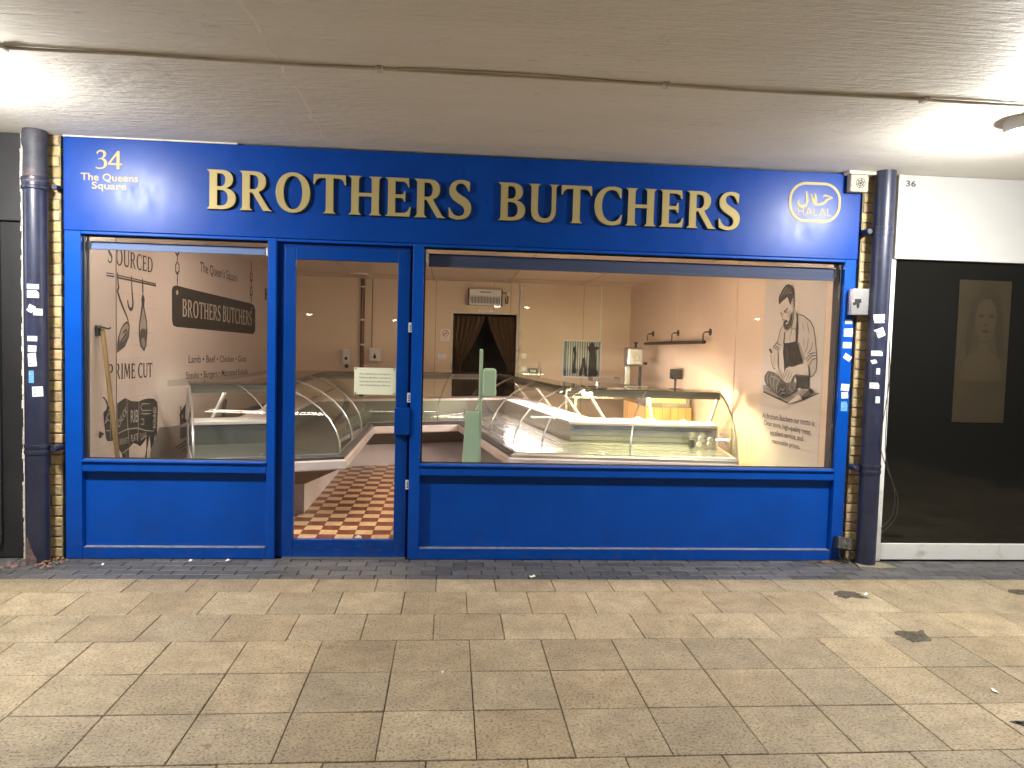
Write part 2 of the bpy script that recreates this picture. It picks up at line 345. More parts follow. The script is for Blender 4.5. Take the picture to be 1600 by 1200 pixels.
# ------------------------------------------------------------------ lettering
STEM = 'M.02 0C.08 .04 .09 .06 .09 .12L.09 .88C.09 .94 .08 .96 .02 1'
GL = {
'I': (.36, [STEM+'L.34 1C.28 .96 .27 .94 .27 .88L.27 .12C.27 .06 .28 .04 .34 0Z']),
'H': (.86, [STEM+'L.34 1C.28 .96 .27 .94 .27 .88L.27 .57L.59 .57L.59 .88C.59 .94 .58 .96 .52 1L.84 1C.78 .96 .77 .94 .77 .88L.77 .12C.77 .06 .78 .04 .84 0L.52 0C.58 .04 .59 .06 .59 .12L.59 .48L.27 .48L.27 .12C.27 .06 .28 .04 .34 0Z']),
'T': (.80, ['M.24 0C.30 .04 .31 .06 .31 .12L.31 .91L.20 .91C.10 .91 .07 .87 .03 .75L0 .75L.01 1L.79 1L.80 .75L.77 .75C.73 .87 .70 .91 .60 .91L.49 .91L.49 .12C.49 .06 .50 .04 .56 0Z']),
'E': (.68, [STEM+'L.60 1L.62 .77L.59 .77C.56 .88 .52 .91 .42 .91L.27 .91L.27 .57L.40 .57C.46 .57 .48 .59 .49 .66L.52 .66L.52 .39L.49 .39C.48 .46 .46 .48 .40 .48L.27 .48L.27 .09L.44 .09C.55 .09 .59 .13 .63 .25L.66 .25L.63 0Z']),
'L': (.66, [STEM+'L.34 1C.28 .96 .27 .94 .27 .88L.27 .09L.44 .09C.55 .09 .59 .13 .63 .25L.66 .25L.63 0Z']),
'B': (.74, [STEM+'L.38 1C.55 1 .65 .91 .65 .77C.65 .65 .58 .57 .48 .54C.62 .52 .72 .42 .72 .28C.72 .10 .57 0 .36 0Z',
            'M.27 .91L.27 .58L.35 .58C.43 .58 .47 .65 .47 .76C.47 .86 .42 .91 .35 .91Z', 'M.27 .49L.27 .09L.36 .09C.47 .09 .53 .17 .53 .29C.53 .42 .46 .49 .36 .49Z']),
'R': (.82, [STEM+'L.38 1C.56 1 .66 .90 .66 .74C.66 .61 .59 .52 .48 .48L.70 .10C.73 .05 .76 .03 .82 0L.60 0L.33 .46L.27 .46L.27 .12C.27 .06 .28 .04 .34 0Z',
            'M.27 .91L.27 .54L.35 .54C.44 .54 .48 .62 .48 .73C.48 .85 .43 .91 .35 .91Z']),
'P': (.70, [STEM+'L.38 1C.56 1 .67 .89 .67 .72C.67 .55 .55 .44 .38 .44L.27 .44L.27 .12C.27 .06 .28 .04 .34 0Z',
            'M.27 .91L.27 .53L.35 .53C.44 .53 .49 .60 .49 .72C.49 .84 .44 .91 .35 .91Z']),
'D': (.86, [STEM+'L.36 1C.66 1 .83 .80 .83 .5C.83 .2 .66 0 .36 0Z', 'M.27 .91L.27 .09L.36 .09C.55 .09 .64 .25 .64 .5C.64 .75 .55 .91 .36 .91Z']),
'O': (.90, ['M.45 1.02C.70 1.02 .87 .80 .87 .5C.87 .20 .70 -.02 .45 -.02C.20 -.02 .03 .20 .03 .5C.03 .80 .20 1.02 .45 1.02Z', 'M.45 .93C.59 .93 .68 .76 .68 .5C.68 .24 .59 .07 .45 .07C.31 .07 .22 .24 .22 .5C.22 .76 .31 .93 .45 .93Z']),
'C': (.78, ['M.73 .72L.70 .72C.66 .87 .58 .93 .48 .93C.31 .93 .22 .76 .22 .5C.22 .25 .32 .08 .50 .08C.61 .08 .69 .15 .73 .27L.76 .26L.72 .04C.65 0 .57 -.02 .47 -.02C.20 -.02 .03 .18 .03 .5C.03 .82 .22 1.02 .49 1.02C.58 1.02 .66 1 .73 .96Z']),
'S': (.62, ['M.54 .73L.51 .73C.47 .87 .40 .93 .32 .93C.24 .93 .19 .88 .19 .80C.19 .71 .25 .67 .36 .60C.50 .52 .59 .44 .59 .29C.59 .10 .46 -.02 .27 -.02C.18 -.02 .10 0 .03 .05L.02 .28L.05 .28C.10 .14 .17 .07 .27 .07C.36 .07 .42 .13 .42 .21C.42 .31 .35 .36 .24 .42C.11 .50 .03 .58 .03 .73C.03 .90 .15 1.02 .33 1.02C.41 1.02 .49 1 .55 .96Z']),
'U': (.82, ['M.02 1L.33 1C.27 .96 .26 .94 .26 .88L.26 .32C.26 .16 .33 .09 .44 .09C.55 .09 .62 .17 .62 .32L.62 .88C.62 .94 .61 .96 .55 1L.80 1C.74 .96 .73 .94 .73 .88L.73 .32C.73 .10 .62 -.02 .42 -.02C.20 -.02 .09 .10 .09 .32L.09 .88C.09 .94 .08 .96 .02 1Z']),
'A': (.84, ['M-.01 0C.05 .03 .07 .05 .09 .12L.33 1L.50 1L.74 .12C.76 .05 .78 .03 .84 0L.51 0C.57 .03 .58 .05 .56 .12L.51 .29L.25 .29L.20 .12C.18 .05 .19 .03 .25 0Z', 'M.28 .38L.48 .38L.38 .78Z']),
'M': (1.04, ['M.01 0C.07 .03 .09 .05 .10 .12L.15 .90C.15 .95 .13 .97 .08 1L.32 1L.53 .40L.72 1L.96 1C.91 .97 .89 .95 .89 .88L.93 .12C.93 .05 .95 .03 1.01 0L.70 0C.75 .03 .76 .05 .76 .12L.74 .74L.52 .08L.47 .08L.24 .72L.20 .12C.19 .05 .20 .03 .26 0Z']),
'Y': (.80, ['M.24 0C.30 .04 .31 .06 .31 .12L.31 .42L.08 .90C.06 .95 .03 .97 -.02 1L.30 1C.25 .97 .25 .95 .27 .90L.44 .54L.60 .90C.62 .95 .61 .97 .56 1L.81 1C.76 .97 .74 .95 .72 .90L.49 .44L.49 .12C.49 .06 .50 .04 .56 0Z']),
'3': (.62, ['M.06 .86L.09 .76L.11 .76C.15 .88 .20 .93 .27 .93C.36 .93 .41 .87 .41 .78C.41 .64 .31 .57 .14 .52L.14 .49C.22 .52 .26 .52 .29 .51C.40 .49 .45 .40 .45 .27C.45 .12 .36 .04 .22 .04C.14 .04 .08 .06 .03 .09L.01 .02C.08 -.01 .16 -.03 .25 -.02C.46 0 .60 .12 .60 .30C.60 .45 .51 .55 .37 .57C.48 .62 .55 .70 .55 .81C.55 .94 .44 1.02 .29 1.02C.19 1.02 .11 .96 .06 .86Z']),
'4': (.72, ['M.43 0L.58 0L.58 .23L.71 .23L.70 .32L.58 .32L.58 1.0L.48 1.0L.01 .33L.01 .23L.43 .23Z', 'M.43 .32L.43 .76L.12 .32Z']),
}
def path(d, n=7):
    import re
    tk = re.findall(r'[MLCZ]|-?\d*\.?\d+', d); i = 0; out = []; c = None
    while i < len(tk):
        if tk[i] in 'MLCZ': c = tk[i]; i += 1
        if c == 'Z': continue
        k = 6 if c == 'C' else 2
        a = [float(t) for t in tk[i:i+k]]; i += k
        if c == 'C':
            p0 = out[-1]
            for j in range(1, n+1):
                t = j/n; q = 1-t
                out.append(tuple(q**3*p0[m]+3*q*q*t*a[m]+3*q*t*t*a[2+m]+t**3*a[4+m] for m in (0, 1)))
        else: out.append(tuple(a))
    if math.hypot(out[0][0]-out[-1][0], out[0][1]-out[-1][1]) < 1e-6: out.pop()
    return out
def serif_layout(word, gap=.03):
    x = 0; out = []
    for ch in word:
        w, ds = GL[ch]; out.append((ch, x, w, [path(d) for d in ds])); x += w+gap
    return out, x-gap
def serif_into(mb, word, mp, w0, w1=None):
    """mp works on unit coordinates (0..1 along the word, 0..1 cap height)"""
    lay, tot = serif_layout(word)
    for ch, x, w, loops in lay:
        mb.prism([[((x+u)/tot, v) for u, v in L] for L in loops], mp, w0, w1)
_fc = {}
def sans_mesh(s, bold=0.0):
    if (s, bold) in _fc: return _fc[(s, bold)]
    cu = bpy.data.curves.new('text', 'FONT'); cu.body = s; cu.size = 1; cu.offset = bold; cu.resolution_u = 3
    o = bpy.data.objects.new('text', cu); COL.objects.link(o)
    dg = bpy.context.evaluated_depsgraph_get(); me = bpy.data.meshes.new_from_object(o.evaluated_get(dg))
    vs = [(v.co.x, v.co.y) for v in me.vertices]; fs = [tuple(p.vertices) for p in me.polygons]
    bpy.data.objects.remove(o); bpy.data.curves.remove(cu); bpy.data.meshes.remove(me)
    x0 = min(v[0] for v in vs); x1 = max(v[0] for v in vs); cap = .728
    _fc[(s, bold)] = ([((x-x0)/(x1-x0), y/cap) for x, y in vs], fs, (x1-x0)/cap); return _fc[(s, bold)]
def sans_into(mb, s, mp, d, bold=0.0):
    vs, fs, _ = sans_mesh(s, bold); mb.add([mp(u, v, d) for u, v in vs], fs)
def sans_fac(mb, s, cx, z, h, mp, d, bold=0.0, width=None):
    asp = sans_mesh(s, bold)[2]; w = width or asp*h
    sans_into(mb, s, lambda u, v, dd: mp(cx-w/2+u*w, z+v*h, dd), d, bold)
# ------------------------------------------------------------------ wall graphics, in metres along and up each wall: [kind, tone, width, points, on the boxing]
MURAL = {"painted_hook_rail":[["poly",0.035,0,[[0.367,2.105],[0.502,2.108],[0.502,2.1],[0.367,2.096]],1],["poly",0.035,0,[[0.367,2.087],[0.502,2.091],[0.502,2.078],[0.367,2.075]],1],["poly",0.035,0,[[0.709,2.12],[1.552,2.107],[1.552,2.096],[0.709,2.11]],0],["poly",0.035,0,[[0.709,2.103],[1.552,2.093],[1.552,2.077],[0.708,2.088]],0],["line",0.03,0.035,[[0.748,2.135],[0.753,2.096],[0.757,2.045],[0.767,2.02],[0.747,1.984],[0.786,1.926],[0.846,1.859],[0.908,1.799],[0.954,1.747]],0],["line",0.03,0.035,[[1.014,2.131],[1.024,2.011],[1.046,1.904],[1.035,1.863],[1.003,1.843],[0.967,1.86],[0.946,1.89],[0.939,1.925]],0],["line",0.03,0.03,[[1.242,2.128],[1.249,2.063],[1.254,1.989]],0],["poly",0.05,0,[[0.949,1.752],[0.981,1.703],[0.964,1.613],[0.886,1.533],[0.735,1.482],[0.729,1.534],[0.755,1.612],[0.805,1.682],[0.866,1.728]],0],["poly",0.26,0,[[0.928,1.729],[0.958,1.698],[0.928,1.631],[0.845,1.577],[0.785,1.56],[0.775,1.604],[0.815,1.674],[0.877,1.714]],0],["line",0.05,0.03,[[0.846,1.648],[0.912,1.675],[0.92,1.649],[0.825,1.586],[0.765,1.547]],0],["poly",0.05,0,[[1.249,1.998],[1.217,1.949],[1.224,1.894],[1.167,1.725],[1.162,1.632],[1.201,1.53],[1.277,1.487],[1.328,1.539],[1.352,1.662],[1.34,1.757],[1.281,1.878],[1.288,1.953]],0],["poly",0.28,0,[[1.249,1.876],[1.189,1.726],[1.185,1.651],[1.258,1.68],[1.323,1.662],[1.323,1.738],[1.267,1.859]],0],["poly",0.2,0,[[1.212,1.595],[1.27,1.614],[1.305,1.558],[1.27,1.511],[1.226,1.539]],0],["line",0.05,0.018,[[1.185,1.633],[1.235,1.652],[1.328,1.648]],0],["line",0.05,0.018,[[1.185,1.647],[1.235,1.667],[1.328,1.663]],0],["line",0.05,0.018,[[1.185,1.662],[1.235,1.682],[1.328,1.678]],0]],"painted_cow_chart":[["poly",0.03,0,[[0.731,1.068],[0.808,1.088],[0.886,1.103],[0.922,1.094],[1.012,1.068],[1.162,1.052],[1.279,1.063],[1.401,1.061],[1.506,1.049],[1.581,1.014],[1.596,0.945],[1.584,0.827],[1.571,0.565],[1.545,0.569],[1.536,0.731],[1.511,0.667],[1.475,0.588],[1.454,0.474],[1.412,0.48],[1.433,0.594],[1.401,0.723],[1.35,0.606],[1.33,0.494],[1.279,0.502],[1.33,0.601],[1.33,0.707],[1.279,0.681],[1.2,0.652],[1.123,0.682],[1.048,0.701],[0.974,0.676],[0.827,0.644],[0.73,0.714]],0],["poly",0.03,0,[[0.827,0.642],[0.965,0.673],[0.965,0.553],[0.842,0.573]],0],["poly",0.03,0,[[0.485,1.066],[0.483,0.801],[0.429,0.803],[0.375,0.81],[0.352,0.836],[0.322,0.951],[0.308,1.036],[0.361,1.059],[0.369,1.086],[0.339,1.131],[0.286,1.159],[0.324,1.156],[0.377,1.121],[0.4,1.077]],1],["poly",0.03,0,[[0.247,0.905],[0.235,0.879],[0.238,0.852],[0.265,0.847],[0.322,0.875]],1],["line",0.3,0.014,[[0.922,1.098],[0.93,0.898],[0.971,0.692]],0],["line",0.3,0.014,[[1.17,1.051],[1.154,0.874],[1.146,0.691]],0],["line",0.3,0.014,[[0.73,0.821],[0.921,0.837],[1.124,0.823],[1.319,0.778],[1.506,0.751]],0],["line",0.3,0.014,[[0.832,0.647],[0.974,0.672]],0],["line",0.3,0.014,[[1.401,1.012],[1.24,1.026],[1.201,0.997],[1.24,0.965],[1.443,0.949]],0],["line",0.3,0.014,[[1.527,0.968],[1.51,0.751]],0],["line",0.3,0.014,[[1.201,0.941],[1.422,0.919]],0],["line",0.3,0.014,[[1.201,0.893],[1.269,0.885],[1.269,0.841],[1.201,0.849]],0],["line",0.3,0.014,[[1.34,0.731],[1.279,0.722],[1.2,0.704]],0],["line",0.3,0.014,[[0.895,0.649],[0.911,0.561]],0],["line",0.3,0.012,[[0.428,1.067],[0.426,0.809]],1],["line",0.3,0.012,[[0.322,0.951],[0.384,0.973],[0.427,0.961]],1],["line",0.3,0.012,[[0.349,0.894],[0.423,0.886]],1]],"painted_farm_landscape":[["poly",0.38,0,[[1.836,1.203],[3.427,1.172],[4.833,1.143],[5.745,1.144],[9.121,1.134],[9.129,1.011],[5.747,1.091],[3.429,1.098],[2.229,1.127],[1.836,1.142]],0],["poly",0.22,0,[[1.633,0.77],[1.981,0.741],[2.761,0.709],[3.65,0.691],[4.619,0.68],[5.764,0.645],[9.158,0.57],[9.206,-0.177],[5.784,0.099],[2.797,0.156],[1.398,0.349],[1.44,0.593]],0],["poly",0.045,0,[[2.17,0.837],[2.182,0.587],[2.489,0.58],[2.501,0.819],[2.336,0.905]],0],["poly",0.045,0,[[2.179,0.923],[2.21,0.921],[2.211,0.851],[2.18,0.841]],0],["line",0.04,0.05,[[2.16,0.833],[2.339,0.914],[2.529,0.826]],0],["line",0.3,0.05,[[2.181,0.718],[2.502,0.72]],0],["line",0.28,0.06,[[2.245,0.83],[2.245,0.788]],0],["line",0.28,0.06,[[2.342,0.867],[2.343,0.787]],0],["line",0.28,0.06,[[2.44,0.825],[2.44,0.782]],0],["line",0.05,0.03,[[2.616,0.569],[2.031,0.516]],0],["line",0.05,0.03,[[2.68,0.541],[2.131,0.493]],0],["line",0.05,0.03,[[2.733,0.514],[2.209,0.453]],0],["line",0.05,0.03,[[2.793,0.481],[2.314,0.428]],0],["poly",0.05,0,[[3.578,0.633],[3.54,0.767],[3.593,0.838],[3.701,0.884],[3.795,0.855],[3.765,0.824],[3.722,0.75],[3.694,0.664],[3.659,0.602]],0],["poly",0.06,0,[[4.275,0.606],[4.358,0.662],[4.487,0.666],[4.62,0.644],[4.622,0.558],[4.284,0.587]],0],["poly",0.08,0,[[4.848,0.647],[4.884,0.694],[4.941,0.682],[4.954,0.587],[4.85,0.591]],0],["poly",0.08,0,[[4.99,0.642],[5.027,0.689],[5.086,0.677],[5.099,0.581],[4.992,0.585]],0],["poly",0.08,0,[[5.136,0.636],[5.175,0.684],[5.235,0.672],[5.248,0.574],[5.138,0.578]],0],["poly",0.08,0,[[5.287,0.63],[5.326,0.679],[5.388,0.667],[5.402,0.568],[5.289,0.572]],0],["poly",0.08,0,[[5.442,0.624],[5.482,0.674],[5.546,0.662],[5.56,0.561],[5.444,0.565]],0],["poly",0.08,0,[[5.601,0.618],[5.642,0.668],[5.708,0.656],[5.723,0.554],[5.603,0.558]],0]],"painted_hanging_board":[["poly",0.028,0,[[1.945,2.072],[1.973,2.11],[2.059,2.126],[2.721,2.114],[4.791,2.086],[5.001,2.07],[5.083,2.007],[5.092,1.72],[4.996,1.672],[4.857,1.673],[2.061,1.718],[1.981,1.732],[1.952,1.773]],0],["poly",0.4,0,[[2.053,2.063],[2.074,2.08],[2.103,2.082],[2.124,2.063],[2.103,2.035],[2.065,2.036]],0],["poly",0.3,0,[[4.847,2.012],[4.885,2.043],[4.919,2.011],[4.886,1.989]],0],["line",0.04,0.03,[[2.085,2.624],[2.085,2.583]],0],["line",0.04,0.03,[[2.085,2.531],[2.132,2.509],[2.133,2.454],[2.086,2.421],[2.04,2.443],[2.039,2.498],[2.085,2.531]],0],["line",0.04,0.03,[[2.086,2.421],[2.086,2.359]],0],["line",0.04,0.03,[[2.086,2.359],[2.133,2.333],[2.134,2.273],[2.087,2.238],[2.041,2.264],[2.04,2.324],[2.086,2.359]],0],["line",0.04,0.03,[[2.087,2.238],[2.088,2.125]],0],["line",0.04,0.04,[[4.845,2.651],[4.849,2.494]],0],["line",0.04,0.04,[[4.849,2.501],[4.899,2.475],[4.901,2.414],[4.853,2.379],[4.803,2.406],[4.801,2.466],[4.849,2.501]],0],["line",0.04,0.04,[[4.853,2.379],[4.855,2.315]],0],["line",0.04,0.04,[[4.855,2.315],[4.905,2.286],[4.907,2.221],[4.858,2.186],[4.808,2.215],[4.807,2.279],[4.855,2.315]],0],["line",0.04,0.04,[[4.858,2.193],[4.862,2.078]],0]],"printed_butcher":[["poly",0.3,0,[[1.457,1.308],[1.354,1.309],[1.074,1.227],[0.934,1.227],[0.722,1.302],[0.64,1.322],[0.33,1.305],[0.589,1.234],[0.883,1.17],[1.437,1.244]],0],["poly",0.05,0,[[1.438,1.251],[0.885,1.185],[0.59,1.245],[0.331,1.31],[0.33,1.303],[0.589,1.231],[0.883,1.168],[1.437,1.237]],0],["line",0.09,0.012,[[1.376,1.28],[0.887,1.206]],0],["line",0.09,0.012,[[1.274,1.274],[0.822,1.221]],0],["line",0.09,0.012,[[1.174,1.268],[0.758,1.236]],0],["poly",0.5,0,[[1.047,1.898],[1.127,1.827],[1.164,1.734],[1.256,1.681],[1.265,1.654],[1.129,1.63],[1.063,1.672],[1.026,1.703],[0.941,1.719],[0.772,1.736],[0.717,1.666],[0.644,1.56],[0.593,1.571],[0.54,1.544],[0.495,1.436],[0.45,1.443],[0.401,1.492],[0.393,1.567],[0.409,1.641],[0.444,1.763],[0.482,1.848],[0.537,1.901],[0.664,1.952],[0.771,1.975],[0.823,1.853],[0.861,1.804],[0.954,1.835],[1.013,1.856]],0],["line",0.1,0.016,[[1.047,1.898],[1.127,1.827],[1.164,1.734],[1.256,1.681],[1.265,1.654]],0],["line",0.08,0.018,[[0.771,1.975],[0.664,1.952],[0.537,1.901],[0.482,1.848],[0.444,1.763],[0.409,1.641],[0.393,1.567],[0.401,1.492],[0.45,1.443],[0.499,1.436]],0],["poly",0.28,0,[[0.724,1.725],[0.665,1.666],[0.606,1.59],[0.639,1.56],[0.706,1.656],[0.762,1.724]],0],["line",0.12,0.013,[[0.563,1.763],[0.575,1.687],[0.62,1.628]],0],["line",0.12,0.013,[[0.479,1.725],[0.503,1.668],[0.568,1.625]],0],["line",0.12,0.013,[[0.644,1.763],[0.636,1.686]],0],["line",0.12,0.013,[[0.594,1.576],[0.509,1.63],[0.422,1.641]],0],["line",0.12,0.013,[[0.562,1.562],[0.487,1.612],[0.406,1.618]],0],["line",0.12,0.013,[[0.519,1.535],[0.465,1.584],[0.4,1.59]],0],["line",0.12,0.013,[[1.256,1.681],[1.131,1.651]],0],["line",0.12,0.013,[[1.233,1.697],[1.109,1.667]],0],["line",0.12,0.013,[[1.187,1.718],[1.089,1.698]],0],["line",0.12,0.013,[[0.896,1.925],[0.901,1.865]],0],["line",0.12,0.013,[[0.679,1.899],[0.65,1.821]],0],["line",0.12,0.013,[[0.597,1.897],[0.547,1.801]],0],["poly",0.52,0,[[1.01,1.826],[0.95,1.805],[0.881,1.784],[0.794,1.828],[0.778,1.734],[0.941,1.718],[0.999,1.724]],0],["line",0.14,0.01,[[0.91,1.804],[0.912,1.734]],0],["poly",0.46,0,[[0.878,2.024],[0.836,2.022],[0.783,1.99],[0.758,1.95],[0.788,1.833],[0.856,1.854],[0.893,1.794],[0.953,1.83],[0.892,1.884]],0],["line",0.1,0.02,[[0.877,2.014],[0.854,1.943],[0.88,1.874],[0.914,1.845]],0],["line",0.1,0.012,[[0.893,1.794],[0.856,1.854],[0.788,1.831]],0],["poly",0.022,0,[[1.028,1.719],[0.941,1.718],[0.772,1.736],[0.717,1.666],[0.644,1.56],[0.704,1.534],[0.809,1.518],[0.918,1.502],[0.985,1.449],[1.011,1.56],[1.035,1.631]],0],["poly",0.022,0,[[0.811,1.991],[0.775,1.975],[0.753,1.842],[0.762,1.724],[0.792,1.724],[0.8,1.843],[0.791,1.922]],0],["poly",0.022,0,[[1.007,1.826],[1.01,1.724],[1.037,1.711],[1.028,1.806]],0],["line",0.07,0.03,[[0.972,1.683],[0.931,1.623],[0.943,1.562]],0],["line",0.07,0.02,[[0.823,1.645],[0.795,1.586]],0],["poly",0.022,0,[[0.756,1.429],[0.513,1.437],[0.498,1.327],[0.619,1.324],[0.725,1.332]],0],["poly",0.56,0,[[1.146,2.074],[1.097,2.1],[1.041,2.117],[0.992,2.135],[0.972,2.114],[0.938,2.072],[0.908,2.035],[0.872,2.014],[0.877,1.954],[0.893,1.894],[0.955,1.845],[0.999,1.838],[1.03,1.867],[1.047,1.898],[1.074,1.929],[1.082,1.96],[1.108,1.987],[1.13,2.014]],0],["poly",0.46,0,[[0.909,2.09],[0.883,2.116],[0.853,2.097],[0.848,2.052],[0.872,2.012],[0.901,2.035]],0],["line",0.08,0.012,[[0.892,2.094],[0.87,2.098],[0.861,2.053],[0.878,2.029]],0],["poly",0.4,0,[[0.978,1.998],[0.917,2.015],[0.89,1.974],[0.924,1.935],[0.967,1.957]],0],["poly",0.022,0,[[1.174,2.114],[1.168,2.15],[1.134,2.179],[1.091,2.217],[1.032,2.246],[0.975,2.25],[0.918,2.234],[0.882,2.203],[0.866,2.162],[0.868,2.118],[0.894,2.109],[0.906,2.085],[0.914,2.055],[0.943,2.077],[0.972,2.114],[0.992,2.135],[1.041,2.117],[1.097,2.1],[1.146,2.074],[1.166,2.088]],0],["line",0.13,0.022,[[1.114,2.147],[1.061,2.195],[0.995,2.226]],0],["line",0.13,0.022,[[1.056,2.154],[0.992,2.19],[0.948,2.208]],0],["line",0.13,0.022,[[0.988,2.16],[0.934,2.177],[0.899,2.164]],0],["poly",0.03,0,[[1.054,2.006],[0.997,2.029],[0.966,2.038],[0.969,2.025],[1.039,1.994]],0],["poly",0.05,0,[[1.025,1.994],[0.979,2.01],[0.976,1.998],[1.015,1.987]],0],["poly",0.03,0,[[1.129,2.003],[1.073,1.988],[1.072,1.979],[1.12,1.991]],0],["poly",0.06,0,[[1.112,1.982],[1.083,1.973],[1.083,1.967],[1.107,1.971]],0],["line",0.12,0.012,[[1.057,1.99],[1.076,1.945],[1.05,1.927],[1.019,1.933]],0],["poly",0.04,0,[[0.902,1.98],[0.881,1.994],[0.869,1.944],[0.887,1.884],[0.95,1.841],[0.999,1.836],[1.029,1.857],[1.049,1.896],[1.032,1.923],[0.986,1.929],[0.949,1.916],[0.961,1.904],[0.999,1.901],[0.986,1.886],[0.953,1.894],[0.923,1.93]],0],["poly",0.52,0,[[1.266,1.657],[1.129,1.63],[1.121,1.557],[1.16,1.473],[1.21,1.481],[1.266,1.543],[1.284,1.596]],0],["line",0.1,0.014,[[1.266,1.657],[1.284,1.596],[1.266,1.543],[1.21,1.481],[1.16,1.473]],0],["line",0.1,0.01,[[1.198,1.597],[1.206,1.513]],0],["poly",0.025,0,[[1.334,1.659],[1.292,1.667],[1.248,1.628],[1.281,1.615]],0],["poly",0.66,0,[[1.163,1.502],[1.114,1.487],[1.01,1.401],[1.0,1.374],[1.082,1.413],[1.16,1.467]],0],["line",0.06,0.01,[[1.16,1.467],[1.082,1.413],[1.0,1.374]],0],["poly",0.09,0,[[1.402,1.398],[1.343,1.444],[1.293,1.451],[1.169,1.441],[1.02,1.385],[0.926,1.36],[0.817,1.381],[0.728,1.361],[0.722,1.302],[0.826,1.265],[0.957,1.225],[1.074,1.227],[1.198,1.26],[1.354,1.314],[1.397,1.355]],0],["line",0.28,0.022,[[1.317,1.434],[1.349,1.379],[1.317,1.322]],0],["line",0.28,0.022,[[1.241,1.427],[1.272,1.372],[1.226,1.29]],0],["line",0.28,0.022,[[1.154,1.42],[1.196,1.355],[1.163,1.273]],0],["line",0.28,0.022,[[1.067,1.388],[1.12,1.328],[1.113,1.256]],0],["line",0.3,0.014,[[1.263,1.405],[1.14,1.395],[1.053,1.363]],0],["line",0.3,0.014,[[0.837,1.365],[0.854,1.314],[0.785,1.288]],0],["line",0.3,0.014,[[0.771,1.364],[0.755,1.31]],0],["poly",0.03,0,[[1.1,1.293],[1.039,1.345],[0.94,1.344],[0.913,1.3],[0.901,1.258],[1.003,1.227],[1.075,1.239]],0],["line",0.33,0.012,[[1.072,1.258],[1.035,1.302],[0.982,1.285],[0.944,1.318]],0],["line",0.33,0.012,[[1.039,1.235],[0.996,1.264],[0.92,1.264]],0],["poly",0.56,0,[[0.591,1.552],[0.523,1.535],[0.499,1.441],[0.61,1.44],[0.736,1.44],[0.794,1.417],[0.827,1.375],[0.88,1.357],[0.939,1.374],[0.986,1.387],[0.995,1.412],[0.94,1.491],[0.875,1.512],[0.787,1.512],[0.703,1.532]],0],["line",0.08,0.012,[[0.894,1.483],[0.945,1.43],[0.97,1.393]],0],["line",0.08,0.012,[[0.848,1.474],[0.898,1.417],[0.923,1.375]],0],["line",0.08,0.012,[[0.803,1.461],[0.852,1.404],[0.877,1.363]],0],["line",0.08,0.012,[[0.591,1.552],[0.703,1.532],[0.787,1.512],[0.875,1.512],[0.94,1.491],[0.995,1.412],[0.986,1.387]],0],["line",0.08,0.012,[[0.794,1.417],[0.736,1.44],[0.499,1.441]],0],["poly",0.66,0,[[0.883,1.17],[0.676,1.271],[0.59,1.244],[0.609,1.23]],0],["poly",0.03,0,[[0.622,1.256],[0.534,1.296],[0.459,1.339],[0.42,1.334],[0.417,1.309],[0.512,1.278],[0.589,1.236]],0]]}
